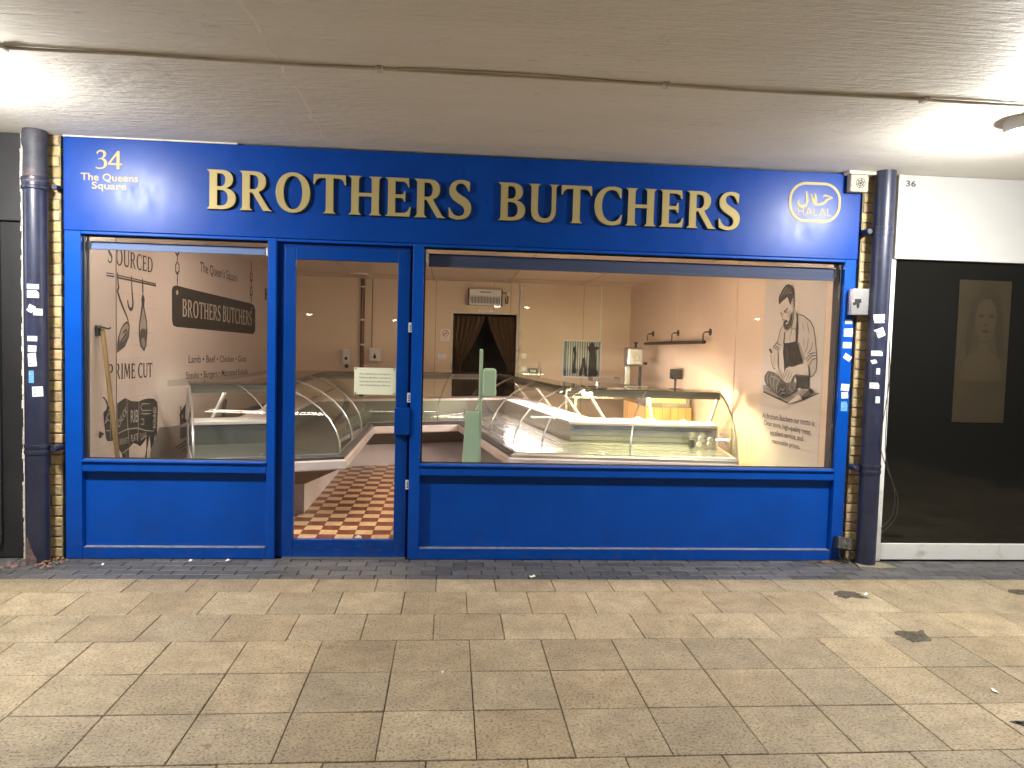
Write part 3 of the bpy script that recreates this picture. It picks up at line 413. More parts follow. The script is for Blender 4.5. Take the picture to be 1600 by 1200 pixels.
MTEXT = [["painted_words",-2.62,[[0.389,2.182],[0.475,2.185],[0.39,2.32]],0.04,"S","serif"],["painted_words",-2.7,[[0.713,2.196],[1.477,2.195],[0.714,2.332]],0.04,"OURCED","serif"],["painted_words",-2.7,[[0.541,2.423],[1.258,2.477],[0.542,2.592]],0.04,"LOCALLY","serif"],["painted_words",-2.62,[[0.378,1.282],[0.482,1.279],[0.378,1.406]],0.03,"P","serif"],["painted_words",-2.7,[[0.691,1.271],[1.096,1.258],[0.691,1.399]],0.03,"RIME","serif"],["painted_words",-2.7,[[1.147,1.259],[1.467,1.251],[1.147,1.388]],0.03,"CUT","serif"],["painted_hanging_board",-2.7,[[2.194,1.827],[3.477,1.812],[2.192,2.003]],0.42,"BROTHERS","serif"],["painted_hanging_board",-2.7,[[3.547,1.807],[4.865,1.786],[3.544,1.996]],0.42,"BUTCHERS","serif"],["painted_words",-2.7,[[2.77,2.327],[4.189,2.321],[2.769,2.44]],0.06,"The Queen's Square","sans"],["painted_words",-2.7,[[2.421,1.352],[4.632,1.304],[2.42,1.434]],0.04,"Lamb • Beef • Chicken • Goat","sans"],["painted_words",-2.7,[[2.344,1.188],[4.713,1.137],[2.344,1.264]],0.04,"Steaks • Burgers • Marinated Kebabs","sans"],["painted_words",-2.7,[[5.574,2.181],[6.033,2.174],[5.569,2.342]],0.04,"H","serif"],["painted_cow_chart",-2.7,[[0.739,0.866],[0.903,0.985],[0.71,0.922]],0.4,"CHUCK","slant"],["painted_cow_chart",-2.7,[[0.971,0.886],[1.124,0.877],[0.972,0.998]],0.4,"RIB","sans"],["painted_cow_chart",-2.7,[[0.755,0.726],[0.933,0.72],[0.755,0.778]],0.3,"BRISKET","sans"],["painted_cow_chart",-2.7,[[0.975,0.722],[1.123,0.718],[0.975,0.785]],0.4,"PLATE","sans"],["painted_cow_chart",-2.7,[[1.158,0.722],[1.309,0.714],[1.158,0.777]],0.3,"FLANK","sans"],["painted_cow_chart",-2.7,[[1.523,0.775],[1.531,0.967],[1.443,0.784]],0.4,"ROUND","slant"],["painted_cow_chart",-2.62,[[0.33,0.951],[0.399,1.035],[0.307,0.981]],0.35,"HEAD","slant"],["painted_cow_chart",-2.62,[[0.469,0.921],[0.473,1.006],[0.438,0.924]],0.35,"NECK","slant"],["printed_motto",3.05,[[1.405,0.993],[0.351,1.029],[1.411,1.045]],0.07,"At Brothers Butchers our motto is:","sans"],["printed_motto",3.05,[[1.36,0.931],[0.412,0.948],[1.366,0.979]],0.07,"Clean store, high-quality meat,","sans"],["printed_motto",3.05,[[1.216,0.852],[0.55,0.878],[1.222,0.903]],0.07,"excellent service, and","sans"],["printed_motto",3.05,[[1.168,0.781],[0.602,0.801],[1.173,0.826]],0.07,"reasonable prices.","sans"]]
# ================================================================== SETTING
ground = bx(-12, 13, -14, 8, -.30, -.014).build('ground', M['joint'], kind='structure')
mb = MB()
def slab(x0, x1, y0, y1):
    t = random.uniform(.84, 1.10); w = random.uniform(-.05, .06)
    if random.random() < .12: t *= .86
    tone = (t, t*(1+w*.4), t*(1+w))
    g = .0022+random.uniform(-.0008, .0008); x0 += g; x1 -= g; y0 += g; y1 -= g; b = .003
    z = [random.uniform(-.0016, .0016) for _ in range(4)]
    vs = [(x0, y0, -.02), (x1, y0, -.02), (x1, y1, -.02), (x0, y1, -.02),
          (x0, y0, z[0]-b), (x1, y0, z[1]-b), (x1, y1, z[2]-b), (x0, y1, z[3]-b),
          (x0+b, y0+b, z[0]), (x1-b, y0+b, z[1]), (x1-b, y1-b, z[2]), (x0+b, y1-b, z[3])]
    fs = [(8, 9, 10, 11)]
    for a in (0, 4):
        for k in range(4): fs.append((a+k, a+(k+1) % 4, a+4+(k+1) % 4, a+4+k))
    mb.add(vs, fs, tone)
rows = [(-.735, -.470, .5), (-1.135, -.735, 0.), (-1.535, -1.135, .5), (-1.935, -1.535, 0.), (-2.335, -1.935, 0.), (-2.735, -2.335, 0.)]
y = -2.735
for k in range(14): rows.append((y-.4, y, .5 if k % 2 == 0 else 0.)); y -= .4
for y0, y1, off in rows:
    for k in range(-17, 21): slab(-1.457+(k+off)*.4, -1.457+(k+off+1)*.4, y0, y1)
pavement = mb.build('pavement', M['slab'], kind='structure')
mb = MB()
yy = [-.470, -.367, -.264, -.161, -.058, .02]
for r in range(5):
    x = -8+(.11 if r % 2 else 0)+random.uniform(-.01, .01)
    while x < 8.4:
        L = .215*random.uniform(.98, 1.02); g = .003; t = random.uniform(.7, 1.2); dz = random.uniform(-.002, .001)
        mb.box(x+g, x+L-g, yy[r]+g, yy[r+1]-g, -.02, -.002+dz, (t, t, t*random.uniform(.97, 1.04))); x += L
edge = mb.build('brick_edging', M['paver'], kind='structure', bevel=.0025, seg=1)
# arcade soffit
ceiling = bx(-9, 9.5, -6.2, .05, 3.03, 3.25).build('ceiling', M['concrete'], kind='structure')
mb = MB()
p = [(-.89+random.uniform(-.02, .02), -4+k*.12) for k in range(34)]
w_ = [random.uniform(.004, .018) for _ in p]
L, R = strip(p, w_)
mb.add([(u, v, 3.0275) for u, v in L+R], [(i, i+1, len(p)+i+1, len(p)+i) for i in range(len(p)-1)])
mb.build('patched_crack', mat('filler', (.85, .81, .725), .7, 0, .1, 20), ceiling)

# ================================================================== ARCADE LAMPS AND CONDUIT
def bulkhead(x, label):
    t = thing('bulkhead_lamp', label, 'lamp', (x, -1.45, 3.03), 'bulkhead lamps along the arcade ceiling')
    MB().lathe((x, -1.45, 3.03), [(.0, 0), (.168, 0), (.168, -.070), (.152, -.075), (.0, -.075)], 36).build('base', M['white'], t, smooth=True)
    MB().lathe((x, -1.45, 2.955), [(.150, 0), (.149, -.022), (.130, -.055), (.085, -.075), (.0, -.084)], 36).build('diffuser', M['lampglow'], t, smooth=True)
bulkhead(3.37, 'round white glowing bulkhead lamp on the arcade ceiling above shop 36')
bulkhead(-2.80, 'round white glowing bulkhead lamp on the ceiling above the left drainpipe')
bulkhead(-9.06+.5, 'added unseen bulkhead lamp far along the arcade to the left')  # this lamp and the next are added out of view to light the arcade
bulkhead(9.2, 'added unseen bulkhead lamp far along the arcade to the right')
t = thing('conduit', 'thin cable conduit clipped along the board-marked concrete ceiling', 'conduit', (0, -1.70, 3.015))
MB().tube([(x, -1.70-.004*math.sin(x*3), 3.020-.0015*math.sin(x*5)) for x in [-8+.4*k for k in range(41)]], .0085, 8).build('pipe_run', M['conduit'], t, smooth=True)
MB().tube([(-.30+.09*k, -1.712-.022*math.sin(math.pi*k/12), 3.024) for k in range(13)], .0045, 8).build('loose_cable', M['conduit'], t, smooth=True)
for x in (-2.197, -.387, 1.092, 2.514, -4.1, 4.3):
    MB().box(x-.016, x+.016, -1.73, -1.67, 3.008, 3.03).build('saddle_clip', M['white_old'], t, bevel=.004)

# ================================================================== SHOPFRONT
XL, XR = -2.747, 3.125
FY = -.008
shop = thing('butcher_shopfront', 'blue painted butcher shopfront with gold lettering between two brick piers', 'shopfront', (.19, 0, 0))
# stiles, rails and mullions
D0, D1 = 0.0, .085
for x0, x1 in ((XL, -2.634), (-1.330, -1.271), (-.285, -.205), (3.035, XR)):
    bx(x0, x1, D0, D1, 0, 2.367).build('stile', M['blue'], shop, bevel=.004)
for x0, x1 in ((-2.634, -1.330), (-.205, 3.035)):
    for z0, z1 in ((.640, .707), (.0, .082), (2.345, 2.367)): bx(x0, x1, .002, D1, z0, z1).build('rail', M['blue'], shop, bevel=.004)
bx(-1.271, -.285, .004, D1, 2.345, 2.367).build('rail', M['blue'], shop, bevel=.004)
for x0, x1 in ((-2.634, -1.330), (-.205, 3.035)):
    bx(x0, x1, .050, .080, .082, .640).build('stall_riser_panel', M['blue'], shop)
    sl = MB().box(x0, x1, -.012, .05, .708, .724).build('sill', M['blue'], shop, bevel=.005)
    z0 = .724
    s = MB().box(x0, x0+.012, .040, .066, z0, 2.345).box(x1-.012, x1, .040, .066, z0, 2.345).box(x0+.012, x1-.012, .040, .066, z0, z0+.012).box(x0+.012, x1-.012, .040, .066, 2.333, 2.345)
    s.build('glazing_bead', M['seal'], shop)
    bx(x0+.012, x1-.012, .050, .056, z0+.012, 2.333).build('window_pane', M['winglass'], shop)
    bx(x0, x1, .030, .040, z0, z0+.006).build('drip_strip', M['alu'], shop)
    bx(x0+.01, x1-.01, .0005, .049, .082, .0855).build('worn_edge', M['worn'], shop)
# fascia board
MB().box(XL, XR+.004, FY, .20, 2.367, 3.018).build('fascia_board', M['fascia'], shop, bevel=.005)
bx(XL, -1.55, -.012, -.001, 3.019, 3.029).build('fascia_trim', M['white_old'], shop)
# door
dfr = MB().box(-1.271, -1.218, .045, .085, 0, 2.345).box(-.308, -.285, .062, .085, 0, 2.345).box(-1.218, -.308, .045, .085, 2.315, 2.345)
door = dfr.build('door', M['door_blue'], shop)
lf = MB().box(-1.214, -1.137, .022, .066, .012, 2.311).box(-.394, -.303, .022, .066, .012, 2.311).box(-1.137, -.394, .022, .066, 2.222, 2.311).box(-1.137, -.394, .022, .066, .012, .142)
lf.build('leaf', M['door_blue'], door, bevel=.004)
bx(-1.137, -.394, .040, .047, .142, 2.222).build('glass', M['winglass'], door)
MB().box(-.400, -.286, -.020, .021, .945, 1.147).build('lock_box', M['door_blue'], door, bevel=.006)
for z in (1.712, 1.188, .532):
    h = bx(-.310, -.280, .014, .0215, z, z+.07).build('lock_sticker', M['sticker'], door)
    mk = MB()
    for k in range(4): mk.box(-.302+.003*(k % 2), -.289, .0125, .0135, z+.010+k*.013, z+.018+k*.013)
    mk.build('print', ink(.05), h)
bx(-1.213, -.303, -.004, .060, -.001, .012).build('threshold', M['alu'], door)
sm = mat('scuffed_paint', (.010, .052, .25), .5)
for k in range(9):
    cx, cz, r = -1.10+k*.075+random.uniform(-.02, .02), random.uniform(.04, .12), random.uniform(.006, .022)
    MB().prism([[(cx+r*1.7*math.cos(a_)*random.uniform(.6, 1.1), cz+r*.6*math.sin(a_)*random.uniform(.6, 1.1)) for a_ in [.45*q for q in range(14)]]], FAC(.022), .0006).build('scuff_mark', sm, door)
# fascia lettering: raised letters on the board
def gold_word(word, x0, x1, zb, h):
    lay, tot = serif_layout(word, .045)
    for ch, x, w, loops in lay:
        f = lambda u, v, d: Vector((x0+(x+u)/tot*(x1-x0), FY-d, zb+v*h))
        o = MB().prism(loops, f, .012, .026).build('letter', M['gold'], shop)
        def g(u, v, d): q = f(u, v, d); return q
        MB().prism(loops, lambda u, v, d: g(u, v, d)+Vector((.004, 0, -.005)), .0, .0115).build('letter_shadow', M['letter_shade'], o)  # dark copy shifted right and down as the letter's painted shadow
gold_word('BROTHERS', -1.762, .142, 2.553, .277)
gold_word('BUTCHERS', .325, 2.176, 2.556, .275)
mb = MB(); serif_into(mb, '34', lambda u, v, d: Vector((-2.527+u*.184, FY-d, 2.806+v*.128)), .0, .004)
mb.build('house_number', M['gold'], shop)
mb = MB(); sans_fac(mb, 'The Queens', -2.431, 2.722, .052, FAC(FY), .002, .012, .39); sans_fac(mb, 'Square', -2.434, 2.664, .050, FAC(FY), .002, .012, .235)
mb.build('address_lettering', M['gold'], shop)
# halal emblem
def rrect(cx, cz, hw, hh, r, n=10):
    o = []
    for sx, sz, a in ((1, 1, 0), (-1, 1, 90), (-1, -1, 180), (1, -1, 270)):
        for k in range(n+1):
            t = math.radians(a+90*k/n); o.append((cx+sx*(hw-r)+r*math.cos(t), cz+sz*(hh-r)+r*math.sin(t)))
    return o
ecx, ecz = 2.762, 2.790
mb = MB().prism([rrect(ecx, ecz, .206, .152, .135), rrect(ecx, ecz, .187, .133, .116)], FAC(FY), 0, .004)
em = mb.build('halal_emblem', M['gold'], shop)
mb = MB()
thin = {'H': (.70, [[(.0, 0), (.11, 0), (.11, .45), (.59, .45), (.59, 0), (.7, 0), (.7, 1), (.59, 1), (.59, .57), (.11, .57), (.11, 1), (0, 1)]]),
        'A': (.78, [[(0, 0), (.11, 0), (.21, .28), (.57, .28), (.67, 0), (.78, 0), (.45, 1), (.33, 1)], [(.25, .38), (.39, .82), (.53, .38)]]), 'L': (.48, [[(0, 0), (.48, 0), (.48, .11), (.11, .11), (.11, 1), (0, 1)]])}
tot = sum(thin[c_][0] for c_ in 'HALAL')+.13*4; x = 0
for ch in 'HALAL':
    w, loops = thin[ch]; mb.prism([[((x+u)/tot, v) for u, v in L] for L in loops], lambda u, v, d: Vector((2.628+u*.268, FY-d, 2.690+v*.058)), 0, .003); x += w+.13
mb.build('emblem_word', M['gold'], em)
def stroke(mb, pts, ws, d, cx=ecx, cz=ecz, s=.001):
    P = [(cx+x*s, cz+y*s) for x, y in pts]
    # smooth the stroke
    Q, Wd = [], []
    for i in range(len(P)-1):
        a, b, c, e = P[max(i-1, 0)], P[i], P[i+1], P[min(i+2, len(P)-1)]
        for k in range(6):
            t = k/6; Q.append(tuple(.5*(2*b[m]+(c[m]-a[m])*t+(2*a[m]-5*b[m]+4*c[m]-e[m])*t*t+(3*b[m]-a[m]-3*c[m]+e[m])*t**3) for m in (0, 1))); Wd.append((ws[i]+(ws[i+1]-ws[i])*t)*s*1.3)
    Q.append(P[-1]); Wd.append(ws[-1]*s*1.3); add_strip(mb, Q, Wd, FAC(FY), d)
mb = MB()
stroke(mb, [(62, 42), (78, 56), (100, 52), (140, 40), (122, 34), (95, 22), (78, 2), (48, -12), (20, -14)], [3, 12, 11, 4, 7, 13, 15, 15, 9], .0025)          # hah
stroke(mb, [(30, -14), (10, -14), (-6, -4), (-18, 24), (-34, 66)], [9, 14, 16, 13, 5], .0031)      # lam of the ligature
stroke(mb, [(-2, 70), (4, 36), (6, 4), (10, -12)], [6, 14, 15, 10], .0037)                           # alef
stroke(mb, [(-74, 84), (-66, 48), (-62, 8), (-72, -22), (-98, -34), (-126, -26), (-136, -2), (-130, 14)], [5, 13, 15, 16, 17, 15, 9, 3], .0043)  # final lam
mb.build('emblem_script', M['gold'], em)
# stickers on the right stile
mb_specs = [(3.058, 3.115, 1.872, 1.903, 0, 0), (3.052, 3.124, 1.795, 1.835, 3, 0), (3.052, 3.122, 1.772, 1.790, 0, 0), (3.050, 3.118, 1.683, 1.730, 0, 0), (3.060, 3.122, 1.590, 1.632, -32, 0),
            (3.052, 3.118, 1.350, 1.402, -4, 0), (3.058, 3.112, 1.290, 1.340, 5, 0), (3.058, 3.112, 1.190, 1.265, 0, 1)]
def sticker(x0, x1, z0, z1, rot, blue, parent, y, curve=None):
    cx, cz, hw, hh = (x0+x1)/2, (z0+z1)/2, (x1-x0)/2, (z1-z0)/2
    c, s_ = math.cos(math.radians(rot)), math.sin(math.radians(rot)); a = MB(); pk = []
    n = 6
    edge_ = [(-hw, -hh), (hw, -hh)] + ([(hw, hh*.3), (hw*.7, hh)] if random.random() < .4 else [(hw, hh)]) + [(-hw, hh)]
    def W3(u, v, d):
        X = cx+u*c-v*s_; Z = cz+u*s_+v*c
        if curve: return Vector((X, curve(X)-d, Z))
        return Vector((X, y-d, Z))
    # grid clipped to the outline so that it can wrap a pipe
    vs = []; fs = []
    for i in range(n+1):
        u = -hw+2*hw*i/n
        top = hh if len(edge_) == 4 else min(hh, hh-(max(0, u-hw*.7)/(hw*.3))*hh*.7)
        vs += [W3(u, -hh, .001), W3(u, top, .001)]
    for i in range(n): fs.append((2*i, 2*i+2, 2*i+3, 2*i+1))
    a.add(vs, fs)
    o = a.build('sticker', M['sticker_blue'] if blue else M['sticker'], parent)
    b = MB()
    for k in range(random.choice((1, 2, 3))):
        zz = hh*.45-k*hh*.5; ww = hw*random.uniform(.4, .75)
        q = [(-hw*.8, zz-hh*.10), (-hw*.8+ww, zz-hh*.10), (-hw*.8+ww, zz+hh*.10), (-hw*.8, zz+hh*.10)]
        b.add([W3(u, v, .0018) for u, v in q], [(0, 1, 2, 3)])
    b.build('print', ink(.3 if not blue else .6, (.8, .9, 1.1)), o)
for sp in mb_specs: sticker(*sp, shop, 0.0)

# roller blinds behind the glass
def blind(x0, x1, z0, z1, m, label):
    t = thing('roller_blind', label, 'blind', ((x0+x1)/2, .13, z1), 'roller blinds behind the windows')
    MB().tube([(x0+.02, .145, z1-.028), (x1-.02, .145, z1-.028)], .028, 16).build('roller', m, t, smooth=True)
    MB().box(x0+.02, x1-.02, .116, .119, z0, z1-.02).build('cloth', m, t)
    MB().box(x0+.018, x1-.018, .110, .124, z0-.012, z0+.008).build('bottom_bar', m, t, bevel=.003)
    for x in (x0, x1-.012): MB().box(x, x+.012, .11, .19, z1-.065, z1+.005).build('bracket', M['white'], t, bevel=.002)
blind(-2.66, -1.36, 2.262, 2.312, M['blind_lit'], 'short blue roller blind at the top of the left mural window')
blind(-.192, 3.03, 2.222, 2.312, M['blind'], 'long navy roller blind at the top of the wide right window')

# notice taped inside the door glass
t = thing('notice', 'cream paper notice pinned at four corners on the door glass', 'notice', (-.551, .037, 1.239))
sh = bx(-.705, -.398, .0372, .0388, 1.239, 1.439).build('sheet', M['paper'], t)
mb = MB()
for k, s_ in enumerate(['Any deliveries arriving for', 'Nelsons Butchers outside of', 'opening hours please leave', 'with Amanda Santo florists.']):
    sans_fac(mb, s_, -.551, 1.388-k*.028, .0125, FAC(.0372), .0006, .004, .232)
mb.build('writing', ink(.12), t)
for x in (-.694, -.409):
    for z in (1.249, 1.429): MB().lathe((x, .0372, z), [(0, -.004), (.005, -.003), (.005, 0)], 10, 'Y').build('pin', M['dark'], t)

# ================================================================== PIERS, PIPES, BOXES
def pier(x0, x1, label, side):
    x0, x1 = (x0, x1-.016) if side < 0 else (x0+.016, x1)
    t = thing('brick_pier', label, 'pier', ((x0+x1)/2, .12, 0))
    bx(x0+.004, x1-.004, .012, .3, 0, 3.03).build('mortar', M['brickmortar'], t)
    z = .01; k = 0; mb = MB()
    while z < 3.0:
        h = .066; e = [random.uniform(-.004, .006) for _ in range(3)]
        xs = [x0, x0+.105+.05*(k % 2)+random.uniform(-.01, .01), x1]
        for a, b in zip(xs[:-1], xs[1:]):
            tt = random.uniform(.7, 1.15)
            mb.box(a+.005+e[0], b-.005-e[1], .0+random.uniform(0, .008), .2, z, min(z+h+random.uniform(-.003, .002), 3.025), (tt, tt*random.uniform(.93, 1.02), tt*random.uniform(.85, 1.05)))
        z += .0757; k += 1
    mb.build('brick_course', M['brick'], t, bevel=.006)
    return t
pl = pier(-3.02, -2.752, 'yellow stock brick pier beside the left drainpipe', -1)
mb = MB(); zz = 0
while zz < 3.0:
    h = random.uniform(.02, .07); mb.box(-3.03+random.uniform(-.006, .004), -3.004+random.uniform(-.004, .004), -.012-random.uniform(0, .008), .1, zz, zz+h-.002); zz += h
mb.build('plaster_edge', M['white_old'], pl, bevel=.003)
pr = pier(3.135, 3.385, 'yellow stock brick pier beside the right drainpipe', 1)
def drainpipe(x, r, y, label, collars, clamps, top_rust, base_rust):
    t = thing('drainpipe', label, 'drainpipe', (x, y, 0))
    MB().tube([(x, y, -.01), (x, y, 1.0), (x, y, 2.0), (x, y, 2.70 if top_rust else 3.03)], r, 28).build('pipe', M['pipe'], t, smooth=True)
    if top_rust:
        MB().lathe((x, y, 2.70), [(r*1.12, -.03), (r*1.12, 0), (r*1.0, .003), (r*.97, .12), (r*.94, .2), (r*1.05, .23), (r*1.07, .3), (r*.98, .33)], 28).build('rusted_length', M['peeling'], t, smooth=True)
    if base_rust:
        q = MB(); n_ = 26; top = [.05+.16*max(0, math.sin(math.pi*k/n_))**1.5*random.uniform(.75, 1.1) for k in range(n_+1)]; vs = []
        for k in range(n_+1):
            a_ = math.radians(165+125*k/n_)
            for f_ in (0, .5, 1): vs.append((x+r*1.006*math.cos(a_), y+r*1.006*math.sin(a_), top[k]*f_))
        q.add(vs, [(3*k+j, 3*k+3+j, 3*k+4+j, 3*k+1+j) for k in range(n_) for j in (0, 1)]).build('rust_patch', M['rust'], t, smooth=True)
    for z in collars:
        MB().lathe((x, y, z), [(r, -.045), (r*1.14, -.04), (r*1.16, -.02), (r*1.08, -.015), (r*1.08, .015), (r*1.16, .02), (r*1.14, .04), (r, .045)], 28).build('collar', M['pipe'], t, smooth=True)
    for z, sx in clamps:
        c = MB().lathe((x, y, z), [(r*1.01, -.035), (r*1.07, -.033), (r*1.07, -.012), (r*1.03, -.01), (r*1.03, .01), (r*1.07, .012), (r*1.07, .033), (r*1.01, .035)], 28)
        c.build('clamp', M['pipe'], t, smooth=True)
        MB().lathe((x+sx*(r+.035), y+.05, z), [(0, -.06), (.02, -.06), (.024, -.05), (.024, .05)], 14, 'Y').build('clamp_bolt', M['pipe'], t, smooth=True)
        MB().box(x+sx*r*.8-.0, x+sx*(r+.04), y+.03, y+.06, z-.012, z+.012).build('clamp_lug', M['pipe'], t)
    return t
dl = drainpipe(-2.892, .076, -.09, 'thick navy drainpipe with rusted top against the left brick pier', [2.665], [(.815, 1)], True, True)
MB().lathe((-2.892+.115, -.03, 2.655), [(0, -.04), (.018, -.04), (.02, .04)], 12, 'Y').build('clamp_bolt', M['pipe'], dl, smooth=True)
dr = drainpipe(3.272, .074, -.09, 'navy drainpipe with sticker remnants against the right brick pier', [], [(2.575, -1), (.755, -1)], False, False)
cl = lambda X: -.09-math.sqrt(max(.0, .076**2-(X+2.892)**2))
for sp in [(-2.985, -2.915, 1.935, 1.968, 0, 0), (-2.985, -2.915, 1.875, 1.925, 0, 0), (-2.982, -2.94, 1.775, 1.825, -30, 0), (-2.945, -2.90, 1.755, 1.80, 0, 0), (-2.985, -2.925, 1.575, 1.61, 0, 0),
           (-2.982, -2.93, 1.50, 1.545, -3, 0), (-2.982, -2.93, 1.40, 1.49, 4, 0), (-2.978, -2.945, 1.285, 1.37, 0, 1), (-2.955, -2.90, 1.19, 1.26, 2, 0)]: sticker(sp[0]+.072, sp[1]+.072, *sp[2:], dl, 0, cl)
cr = lambda X: -.09-math.sqrt(max(.0, .074**2-(X-3.272)**2))
for sp in [(3.29, 3.36, 1.90, 1.945, 3, 0), (3.295, 3.36, 1.88, 1.895, 3, 0), (3.305, 3.365, 1.775, 1.84, 25, 0), (3.288, 3.358, 1.63, 1.668, 0, 0), (3.29, 3.32, 1.57, 1.60, 20, 0), (3.32, 3.345, 1.49, 1.535, 0, 0), (3.288, 3.345, 1.38, 1.425, 0, 0), (3.325, 3.355, 1.27, 1.32, 0, 0)]: sticker(sp[0]-.080, sp[1]-.080, *sp[2:], dr, 0, cr)

t = thing('switch_box', 'grey metal switch box with broken black switch on the right brick pier', 'switch box', (3.146, .0, 1.94))
MB().box(3.066, 3.224, -.075, .0, 1.940, 2.140).build('casing', M['alu'], t, bevel=.005)
MB().prism([[(3.085, 2.06), (3.135, 2.062), (3.138, 2.035), (3.125, 2.03), (3.122, 1.995), (3.105, 1.99), (3.10, 2.02), (3.078, 2.01), (3.07, 2.03), (3.088, 2.04)]], FAC(-.075), -.01, .0025).build('switch', M['black'], t)
for x, z in ((3.20, 2.115), (3.20, 1.965)): MB().lathe((x, -.075, z), [(0, -.003), (.007, -.002), (.007, 0)], 10, 'Y').build('screw', M['dark'], t)
t = thing('alarm_box', 'square dirty white alarm sounder with round grille under the ceiling', 'alarm', (3.07, -.03, 2.87))
MB().box(3.0, 3.142, -.085, -.023, 2.870, 3.0).build('casing', M['alarm'], t, bevel=.008)
mb = MB().prism([circ(3.078, 2.935, .038), circ(3.078, 2.935, .033)], FAC(-.085), 0, .0015).prism([circ(3.078, 2.935, .024), circ(3.078, 2.935, .018)], FAC(-.085), 0, .0015).prism([circ(3.078, 2.935, .010)], FAC(-.085), 0, .0015)
for k in range(6):
    a = k*math.pi/3+.3; add_strip(mb, [(3.078+.012*math.cos(a), 2.935+.012*math.sin(a)), (3.078+.034*math.cos(a), 2.935+.034*math.sin(a))], .006, FAC(-.085), .002)
mb.build('grille', M['dark'], t)
bx(2.985, 3.20, -.09, .02, 3.001, 3.0285).build('plaster_ledge', M['white_old'], t, bevel=.006)
t = thing('floodlight', 'small weathered floodlight with dangling cables at the foot of the right pier', 'floodlight', (3.11, -.06, .08))
R4 = Matrix.Translation((3.108, -.05, .155)) @ Matrix.Rotation(math.radians(-12), 4, 'X') @ Matrix.Rotation(math.radians(8), 4, 'Y')
MB().box(-.062, .062, -.03, .04, -.048, .048, M4=R4).build('housing', M['dark'], t, bevel=.006)
mb = MB().box(-.054, .054, -.034, -.03, -.041, .041, M4=R4); mb.build('lens', M['steel'], t)
mb = MB()
for k in range(3): mb.box(-.05+.04*k, -.046+.04*k, -.042, -.035, -.044, .044, M4=R4)
mb.box(-.058, .058, -.042, -.037, -.01, -.006, M4=R4); mb.build('guard', M['alu'], t)
for pts in ([(3.09, -.03, .11), (3.08, -.05, .06), (3.10, -.06, .02), (3.15, -.07, .012)], [(3.12, -.03, .11), (3.125, -.06, .05), (3.15, -.05, .012)], [(3.15, -.03, .14), (3.17, -.05, .08), (3.155, -.06, .01)]):
    MB().tube(pts, .006, 6).build('cable', M['cable'], t, smooth=True)
t = thing('loose_cables', 'thin brown cables looping off the right drainpipe past shop 36', 'cable', (3.36, -.17, .4))
for pts in ([(3.325, -.165, 1.75), (3.345, -.163, 1.45), (3.31, -.162, 1.1), (3.30, -.165, .95), (3.34, -.18, .80), (3.40, -.2, .65), (3.42, -.2, .5), (3.40, -.18, .38), (3.35, -.15, .30)],
            [(3.33, -.165, 1.72), (3.335, -.168, 1.2), (3.34, -.17, .9), (3.39, -.18, .7), (3.44, -.2, .55), (3.44, -.2, .42), (3.41, -.18, .34), (3.355, -.15, .26)]):
    P = [Vector(p) for p in pts]; Q = []
    for i in range(len(P)-1):
        a, b, c, e = P[max(i-1, 0)], P[i], P[i+1], P[min(i+2, len(P)-1)]
        for k in range(5):
            u = k/5; Q.append(.5*(2*b+(c-a)*u+(2*a-5*b+4*c-e)*u*u+(3*b-a-3*c+e)*u**3))
    MB().tube(Q+[P[-1]], .0035, 6).build('cable', M['cable'], t, smooth=True)

# ================================================================== NEIGHBOURS
t = thing('neighbour_shopfront', 'white and black shopfront of unit 36 right of the drainpipe', 'shopfront', (5.5, 0, 0))
MB().box(3.416, 8.4, -.03, .25, 2.385, 3.028).build('fascia_board', M['white_fascia'], t, bevel=.004)
mb = MB().box(3.388, 3.445, -.005, .2, .0, 2.385).box(3.445, 8.4, -.005, .2, .012, .142).box(8.35, 8.4, -.006, .2, .142, 2.385)
mb.build('frame', M['white_frame'], t, bevel=.004)
bx(3.445, 8.35, .010, .03, .142, 2.385).build('window_pane', M['shop_black'], t)
mb = MB(); sans_fac(mb, '36', 3.5115, 2.940, .045, FAC(-.03), .002, .02, .082); mb.build('shop_number', ink(.05), t)
po = bx(3.985, 4.42, .0065, .0095, 1.12, 2.245).build('poster', mat('faded_poster', (.031, .025, .016), .12, 0, .12, 3), t)
pm = MB(); fp = FAC(.0065)
tone_h = mat('poster_hair', (.026, .021, .014), .12); tone_f = mat('poster_skin', (.037, .029, .018), .12); tone_d = mat('poster_ink', (.023, .018, .012), .12)
MB().prism([[(4.07, 1.62), (4.06, 1.85), (4.09, 2.05), (4.16, 2.18), (4.25, 2.2), (4.33, 2.12), (4.36, 1.95), (4.38, 1.75), (4.36, 1.6), (4.31, 1.75), (4.30, 1.9), (4.12, 1.9), (4.11, 1.72)]], fp, .0008).build('hair', tone_h, po)
MB().prism([[(4.13, 1.92), (4.14, 2.04), (4.19, 2.1), (4.25, 2.1), (4.30, 2.03), (4.305, 1.92), (4.28, 1.82), (4.25, 1.76), (4.255, 1.7), (4.36, 1.62), (4.38, 1.45), (4.02, 1.45), (4.05, 1.6), (4.17, 1.7), (4.18, 1.77), (4.15, 1.83)]], fp, .0016).build('face', tone_f, po)
for n_, cx, cz, rx, rz in (('eye', 4.175, 1.965, .024, .011), ('eye', 4.265, 1.965, .024, .011), ('mouth', 4.218, 1.845, .03, .011), ('nose', 4.218, 1.895, .015, .006)): MB().prism([circ(cx, cz, rx, rz, 14)], fp, .0024).build(n_, tone_d, po)
mb = MB()
add_strip(mb, [(4.17, 1.77), (4.22, 1.755), (4.26, 1.775)], .006, fp, .0024)
mb.build('chin_line', tone_d, po)
t = thing('dark_shopfront', 'dark charcoal cladding and window left of the left drainpipe', 'shopfront', (-5, 0, 0))
